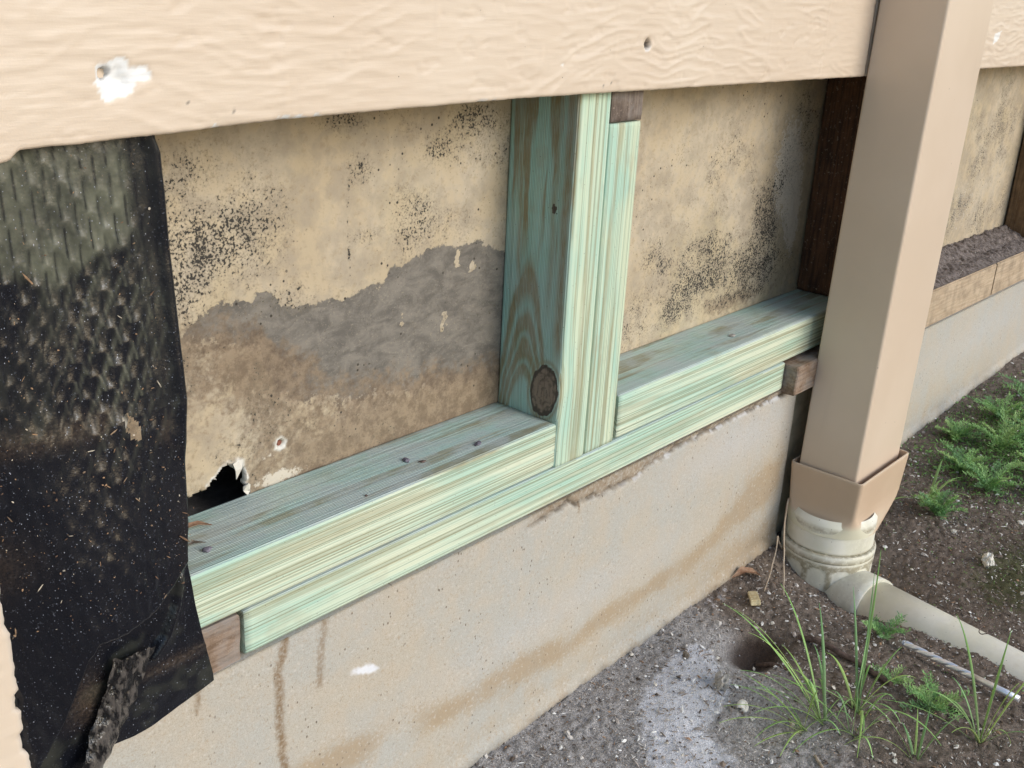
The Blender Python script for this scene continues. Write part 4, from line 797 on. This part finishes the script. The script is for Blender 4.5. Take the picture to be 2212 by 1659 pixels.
# snail shell: spiral tube
def snail(c, s, rot, label):
    P = []; Rr = []
    for i in range(60):
        a = i/60*2*math.pi*2.4; rr = s*(.15+.85*(i/60)**1.3); P.append((rr*math.cos(a), rr*math.sin(a), s*.9*(1-i/60))); Rr.append(s*(.12+.55*(i/60)**1.2))
    o = tube('snail_shell', P, Rr, M['shell'], None, 14); o.location = c; o.rotation_euler = rot; return tag(o, label, 'snail shell')
snail(G3(.180, -.176, .004), .0062, (.9, -.5, .4), 'white snail shell lying mouth up left of the grass tufts')
GS = 'white shell and stone bits on the soil'
spots = [((.1735, -.193), .004, 'small cream stone just below the snail shell'), ((.395, -.083), .003, 'tiny white chip right of the dark hollow in the soil'), ((.222, -.352), .0042, 'white flake among the soil below the grass tufts'), ((.232, -.345), .0036, 'smaller white flake beside another one below the tufts'),
         ((.385, -.105), .0035, 'white chip between the root and the wall'), ((.255, -.095), .0035, 'pale chip on the left rim of the hollow'), ((1.03, -.185), .0065, 'big white chip far behind the drain pipe'), ((.80, -.20), .0055, 'white chip on bare soil right of the socket'), ((.905, -.27), .0065, 'bright white shell bit in the mossy soil'),
         ((.665, -.235), .0045, 'white crumb on soil just above the drain pipe'), ((.70, -.34), .0045, 'white pebble above the pipe near the right edge'), ((1.12, -.10), .005, 'white chip at the far foot of the wall'), ((.30, -.395), .004, 'cream pebble low on the right of the soil'), ((.25, -.425), .0036, 'pale flake at the very bottom of the soil')]
for k, (p, s, lb) in enumerate(spots): pebble('white_chip', G3(*p, .0005), (s, s*random.uniform(.5, .9), s*.5), M['shell'], 30+k*3, lb, 'white chip', GS, random.uniform(0, 3), 2, .6)
# root, sticks, bark
def stick(name, pts, r0, r1, mat, label, cat, parent=None, n=24, wob=.001):
    P = bez(pts, n); P = P+np.stack([perlin(np.linspace(0, 6, n), np.zeros(n), i+pts[0][0]*9) for i in range(3)], -1)*wob
    o = tube(name, P, np.linspace(r0, r1, n)*(1+.12*perlin(np.linspace(0, 9, n), np.zeros(n), 4)), mat, parent, 10)
    if label: tag(o, label, cat)
    return o
stick('root', [G3(.376, -.150, .004), G3(.372, -.190, .016), G3(.372, -.240, .004), G3(.352, -.290, .005)], .0044, .0038, M['twig'], 'bent brown root lying below the grass beside the hollow', 'root', wob=.002)
stick('stick', [G3(.325, -.118, -.004), G3(.322, -.14, .004), G3(.31, -.17, .002), G3(.29, -.185, .0)], .0045, .003, M['twig'], 'dark stick lying across the right rim of the hollow', 'stick')
stick('stalk', [G3(.565, -.020, .004), (.52, -.020, -.215), (.535, -.035, -.225), G3(.44, -.060, .003)], .0012, .0008, M['straw'], 'thin dry stalk bent beside the foundation corner', 'dry stalk')
stick('stalk', [(.575, -.014, -.19), (.53, -.030, -.21), (.50, -.055, -.24), G3(.452, -.085, .002)], .0014, .0009, M['straw'], 'longer dry stalk hanging down in front of the drain socket', 'dry stalk')
stick('stalk', [G3(.94, -.265, .003), G3(.91, -.30, .006), G3(.88, -.335, .003), G3(.86, -.37, .004)], .0017, .0013, M['straw'], 'pale straight stalk on the mossy soil at the right', 'dry stalk')
stick('stalk', [G3(.165, -.28, .003), G3(.15, -.30, .006), G3(.135, -.31, .003), G3(.12, -.33, .004)], .0016, .001, M['straw'], 'grey stalk near the bottom edge below the tufts', 'dry stalk')
stick('stalk', [(.52, -.360, -.238), (.50, -.345, -.243), (.49, -.33, -.246), G3(.62, -.33, .003)], .0007, .0006, M['twig'], 'thin dark stalk lying over the drain pipe', 'dry stalk')
o = rough_block('bark_piece', (-.036, -.009, 0), (.036, .009, .006), M['bark'], .003, .002, 4); o.location = G3(.372, -.385, .002); o.rotation_euler = (.2, .05, -1.75); tag(o, 'grey brown bark piece beside the feathery weed at the right', 'bark')
# masonry drill bit
def drill():
    root = empty('drill_bit', (0, 0, 0)); tag(root, 'shiny twisted steel drill bit lying on the soil beside the drain pipe', 'drill bit')
    a = np.array(G3(.456, -.262, .012)); b = np.array(G3(.440, -.420, .012)); d = b-a; Ln = np.linalg.norm(d); d /= Ln; s = np.cross(d, [0, 0, 1.]); s /= np.linalg.norm(s); up = np.cross(s, d)
    nl, seg = 160, 24; V = []
    for i in range(nl):
        w = i/(nl-1)*.62; tw = w*Ln*2*math.pi/.042
        for k in range(seg):
            an = 2*math.pi*k/seg; rr = .0047*(1-.38*max(0, math.cos(2*(an-tw)))**2)*min(1, .35+w*25); V.append(a+d*Ln*w+rr*(math.cos(an)*s+math.sin(an)*up))
    mesh_np('flute', np.array(V), gridF(seg, nl, True), M['steel'], root, extra=[list(range(seg))[::-1]])
    tube('shank', [a+d*Ln*.62, a+d*Ln*.8, b], [.0044]*3, M['steel'], root, 20)
    tube('tip', [a-d*.004, a+d*.002], [.0008, .0044], M['galv'], root, 12)
drill()
# ---- plants
def blade(name, pts, w, parent, col1, col2, n=14):
    P = bez(pts, n); tg = np.gradient(P, axis=0); tg /= np.linalg.norm(tg, axis=1)[:, None]; s = np.cross(tg, [.2, .3, 1.]); s /= np.linalg.norm(s, axis=1)[:, None]; nn = np.cross(s, tg)
    V = []; C = []
    for i in range(n):
        t_ = i/(n-1); ww = w*(.55+.45*math.sin(math.pi*min(1, t_*1.1)))*(1-t_**3)+.0002
        for q, o_ in ((-1, .25), (0, 0), (1, .25)): V.append(P[i]+s[i]*ww*q+nn[i]*ww*o_); C.append(np.array(col1)*(1-t_)+np.array(col2)*t_)
    V = np.array(V); k = len(V); V = np.concatenate([V, V-np.tile(nn.repeat(3, 0)*.00025, 1)]); F = gridF(3, n); F = np.concatenate([F, F[:, ::-1]+k, np.array([[i*3, (i+1)*3, (i+1)*3+k, i*3+k] for i in range(n-1)]+[[(i+1)*3+2, i*3+2, i*3+2+k, (i+1)*3+2+k] for i in range(n-1)])])
    return mesh_np(name, V, F, M['leaf'], parent, dict(fc=np.concatenate([C, C])))
GRN = [(.20, .40, .10), (.25, .47, .15), (.17, .36, .13), (.32, .50, .13)]
def tuft(base, tips, label, w=.0017):
    root = empty('grass_tuft', base); tag(root, label, 'grass tuft', 'grass tufts'); 
    b = np.array(base)
    for q_ in range(len(tips)//2+2):
        a_ = random.uniform(0, 6.28); d_ = random.uniform(.04, .10); tips = tips+[(b[0]+d_*math.cos(a_)-.02, b[1]+d_*math.sin(a_)+.015, b[2]+random.uniform(.008, .05), random.uniform(.015, .035))]
    for (tx, ty, tz, arch) in tips:
        tip = np.array((tx, ty, tz))-b; st = np.array((random.uniform(-.004, .004), random.uniform(-.004, .004), -.004)); m1 = st+(tip-st)*.35+np.array([0, 0, arch]); m2 = st+(tip-st)*.72+np.array([0, 0, arch*.9])
        g_ = np.array(random.choice(GRN))*random.uniform(.85, 1.2); blade('blade', [st, m1, m2, tip], w*random.uniform(.65, 1.15), root, g_*.75+np.array([.14, .10, .07]), g_*1.35)
g0 = -.29
tuft(G3(.268, -.283), [(.345, -.245, -.125, .01), (.305, -.262, -.150, .01), (.318, -.232, -.140, .012), (.29, -.27, -.17, .01), (.425, -.22, -.135, .03), (.235, -.345, -.235, .03), (.19, -.32, -.285, .05), (.25, -.39, -.25, .035), (.31, -.33, -.22, .03), (.33, -.30, -.20, .02)], 'upright grass tuft with the tallest blades, in front of the drain pipe', .0019)
tuft(G3(.222, -.262), [(.24, -.10, -.19, .03), (.195, -.14, -.16, .03), (.22, -.15, -.20, .03), (.29, -.15, -.16, .03), (.17, -.17, -.22, .025), (.30, -.20, -.17, .02), (.13, -.215, -.235, .025), (.255, -.18, -.22, .02), (.27, -.215, -.21, .02)], 'sprawling grass tuft left of the upright one, leaning over the hollow')
tuft(G3(.196, -.252), [(.085, -.195, -.235, .02), (.12, -.18, -.24, .022), (.15, -.17, -.23, .02), (.20, -.16, -.245, .012), (.11, -.23, -.262, .012), (.17, -.205, -.225, .02)], 'low flat grass tuft pointing left towards the white dust')
tuft(G3(.225, -.30), [(.228, -.33, -.235, .01), (.205, -.335, -.285, .03), (.245, -.33, -.23, .01), (.24, -.29, -.23, .01)], 'small short grass tuft at the foot of the upright one', .0015)
tuft(G3(.325, -.410), [(.42, -.33, -.18, .03), (.40, -.40, -.16, .01), (.36, -.43, -.20, .02), (.345, -.36, -.22, .02), (.46, -.44, -.2, .02), (.33, -.47, -.24, .02)], 'grass tuft at the right edge in front of the pipe end', .0017)
tuft(G3(.245, -.365), [(.29, -.345, -.245, .006), (.285, -.36, -.235, .006), (.275, -.335, -.262, .008)], 'tiny pale three bladed tuft below the feathery weed', .0016)
tuft(G3(.86, -.13), [(.93, -.12, -.20, .02), (.90, -.16, -.215, .02), (.84, -.155, -.225, .02), (.95, -.15, -.23, .02)], 'bluish grass blades on the soil behind the drain socket', .0024)
tuft(G3(1.52, -.12), [(1.50, -.08, -.12, .02), (1.58, -.12, -.11, .02), (1.46, -.14, -.15, .02)], 'grass blades at the far right by the wall', .003)
def weed(base, rad, hgt, nst, label, leaf=.0055, lw=.00055, dens=12, seed=0):
    root = empty('feathery_weed', base); tag(root, label, 'weed', 'feathery weeds'); rr = random.Random(seed)
    for k in range(nst):
        a = 2*math.pi*k/nst+rr.uniform(-.4, .4); d = rad*rr.uniform(.5, 1.1); e = Vector((d*math.cos(a), d*math.sin(a), hgt*rr.uniform(.35, 1.1))); P = bez([(0, 0, -.002), tuple(e*.4+Vector((0, 0, hgt*.35))), tuple(e)], dens)
        V = []; F = []; C = []; g_ = np.array(rr.choice([(.23, .42, .14), (.30, .50, .18), (.20, .37, .15), (.36, .52, .19)]))
        def quadstrip(p, q, w, col):
            p, q = Vector(p), Vector(q); t_ = (q-p); s_ = t_.cross(Vector((rr.uniform(-.5, .5), rr.uniform(-.5, .5), 1))); s_ = s_.normalized()*w if s_.length > 1e-9 else Vector((w, 0, 0)); i = len(V); V.extend([p-s_, p+s_, q+s_*.5, q-s_*.5]); F.append((i, i+1, i+2, i+3)); C.extend([col]*4)
        for i in range(len(P)-1): quadstrip(P[i], P[i+1], lw*1.3, g_*.9+.02)
        for i in range(2, len(P)):
            t_ = Vector(P[i])-Vector(P[i-1]); t_.normalize()
            for sgn in (-1, 1):
                for br in range(2):
                    ax = t_.cross(Vector((0, 0, 1))); ax = ax.normalized() if ax.length > 1e-6 else Vector((1, 0, 0)); dd = (ax*sgn*rr.uniform(.6, 1)+t_*rr.uniform(.2, .8)+Vector((0, 0, rr.uniform(-.1, .6)))).normalized(); L = leaf*rr.uniform(.6, 1.3)*(1.15-.5*i/len(P)); p = Vector(P[i]); q = p+dd*L; quadstrip(p, q, lw, g_)
                    for z_ in range(3):
                        f_ = rr.uniform(.3, 1); d3 = (dd+Vector((rr.uniform(-1, 1), rr.uniform(-1, 1), rr.uniform(-.4, .9)))*.8).normalized(); quadstrip(p+dd*L*f_, p+dd*L*f_+d3*L*.5, lw*.9, g_*rr.uniform(.9, 1.4))
        mesh_np('frond', np.array([tuple(v_) for v_ in V]), F, M['leaf'], root, dict(fc=np.array(C)), smooth=False)
weed(G3(.462, -.232), .034, .028, 9, 'feathery green weed growing against the middle of the drain pipe', .008, .0006, 12, 1)
weed(G3(.348, -.345), .040, .022, 11, 'larger feathery weed on the soil below the drill bit', .009, .0006, 13, 2)
weed(G3(.365, -.285), .026, .022, 7, 'small feathery weed between the root and the drill bit', .006, .0005, 10, 3)
spots = [((1.30, -.10), .07, .05, 'bright feathery weed in the far right patch beneath the old plate'), ((1.16, -.15), .07, .06, 'bushy feathery weed in the middle of the green patch'), ((1.02, -.13), .05, .035, 'feathery weed just right of the downpipe near the wall'), ((1.10, -.235), .07, .045, 'feathery weed at the right edge in the lower green patch'),
         ((.98, -.19), .06, .05, 'tall loose feathery weed left in the green patch'), ((.83, -.16), .04, .04, 'thin feathery weed standing alone right of the socket'), ((1.45, -.13), .09, .05, 'feathery weed at the right edge high in the green patch'), ((1.22, -.21), .07, .05, 'feathery weed at the right edge in the middle of the patch'), ((1.32, -.17), .07, .05, 'dense feathery weed behind the bushy one'),
         ((1.15, -.07), .04, .03, 'low feathery weed close to the foundation beyond the pipe'), ((.84, -.37), .035, .03, 'feathery weed at the right edge on the mossy soil'), ((1.04, -.265), .05, .03, 'feathery weed beside the mossy soil edge')]
for k, (p, rd, h, lb) in enumerate(spots): weed(G3(*p), rd*1.05, h*.95, 15+k % 4, lb, .0085, .0007, 15, 10+k)
# low ground cover in the patch and moss
n = 8000; X = np.concatenate([rng.normal(1.22, .17, n), rng.normal(.8, .16, 700)]); Y = -np.abs(np.concatenate([rng.normal(.15, .065, n), rng.normal(.32, .09, 700)])); n = len(X); P = np.stack([X, Y, ground_h(X, Y)+.004], -1)
o = flakes('ground_cover', P, rng.normal(size=(n, 3))+[0, 0, 1.2], rng.uniform(.002, .006, n)*(.5+.5*(X > .95)), rng.uniform(.12, .4, n), pick(n, [(.17, .32, .09), (.22, .40, .12), (.12, .20, .05)], [3, 3, 2]), M['leaf'], '', ''); tag(o, 'tiny green seedlings and moss covering the soil at the right', 'ground cover', kind='stuff')
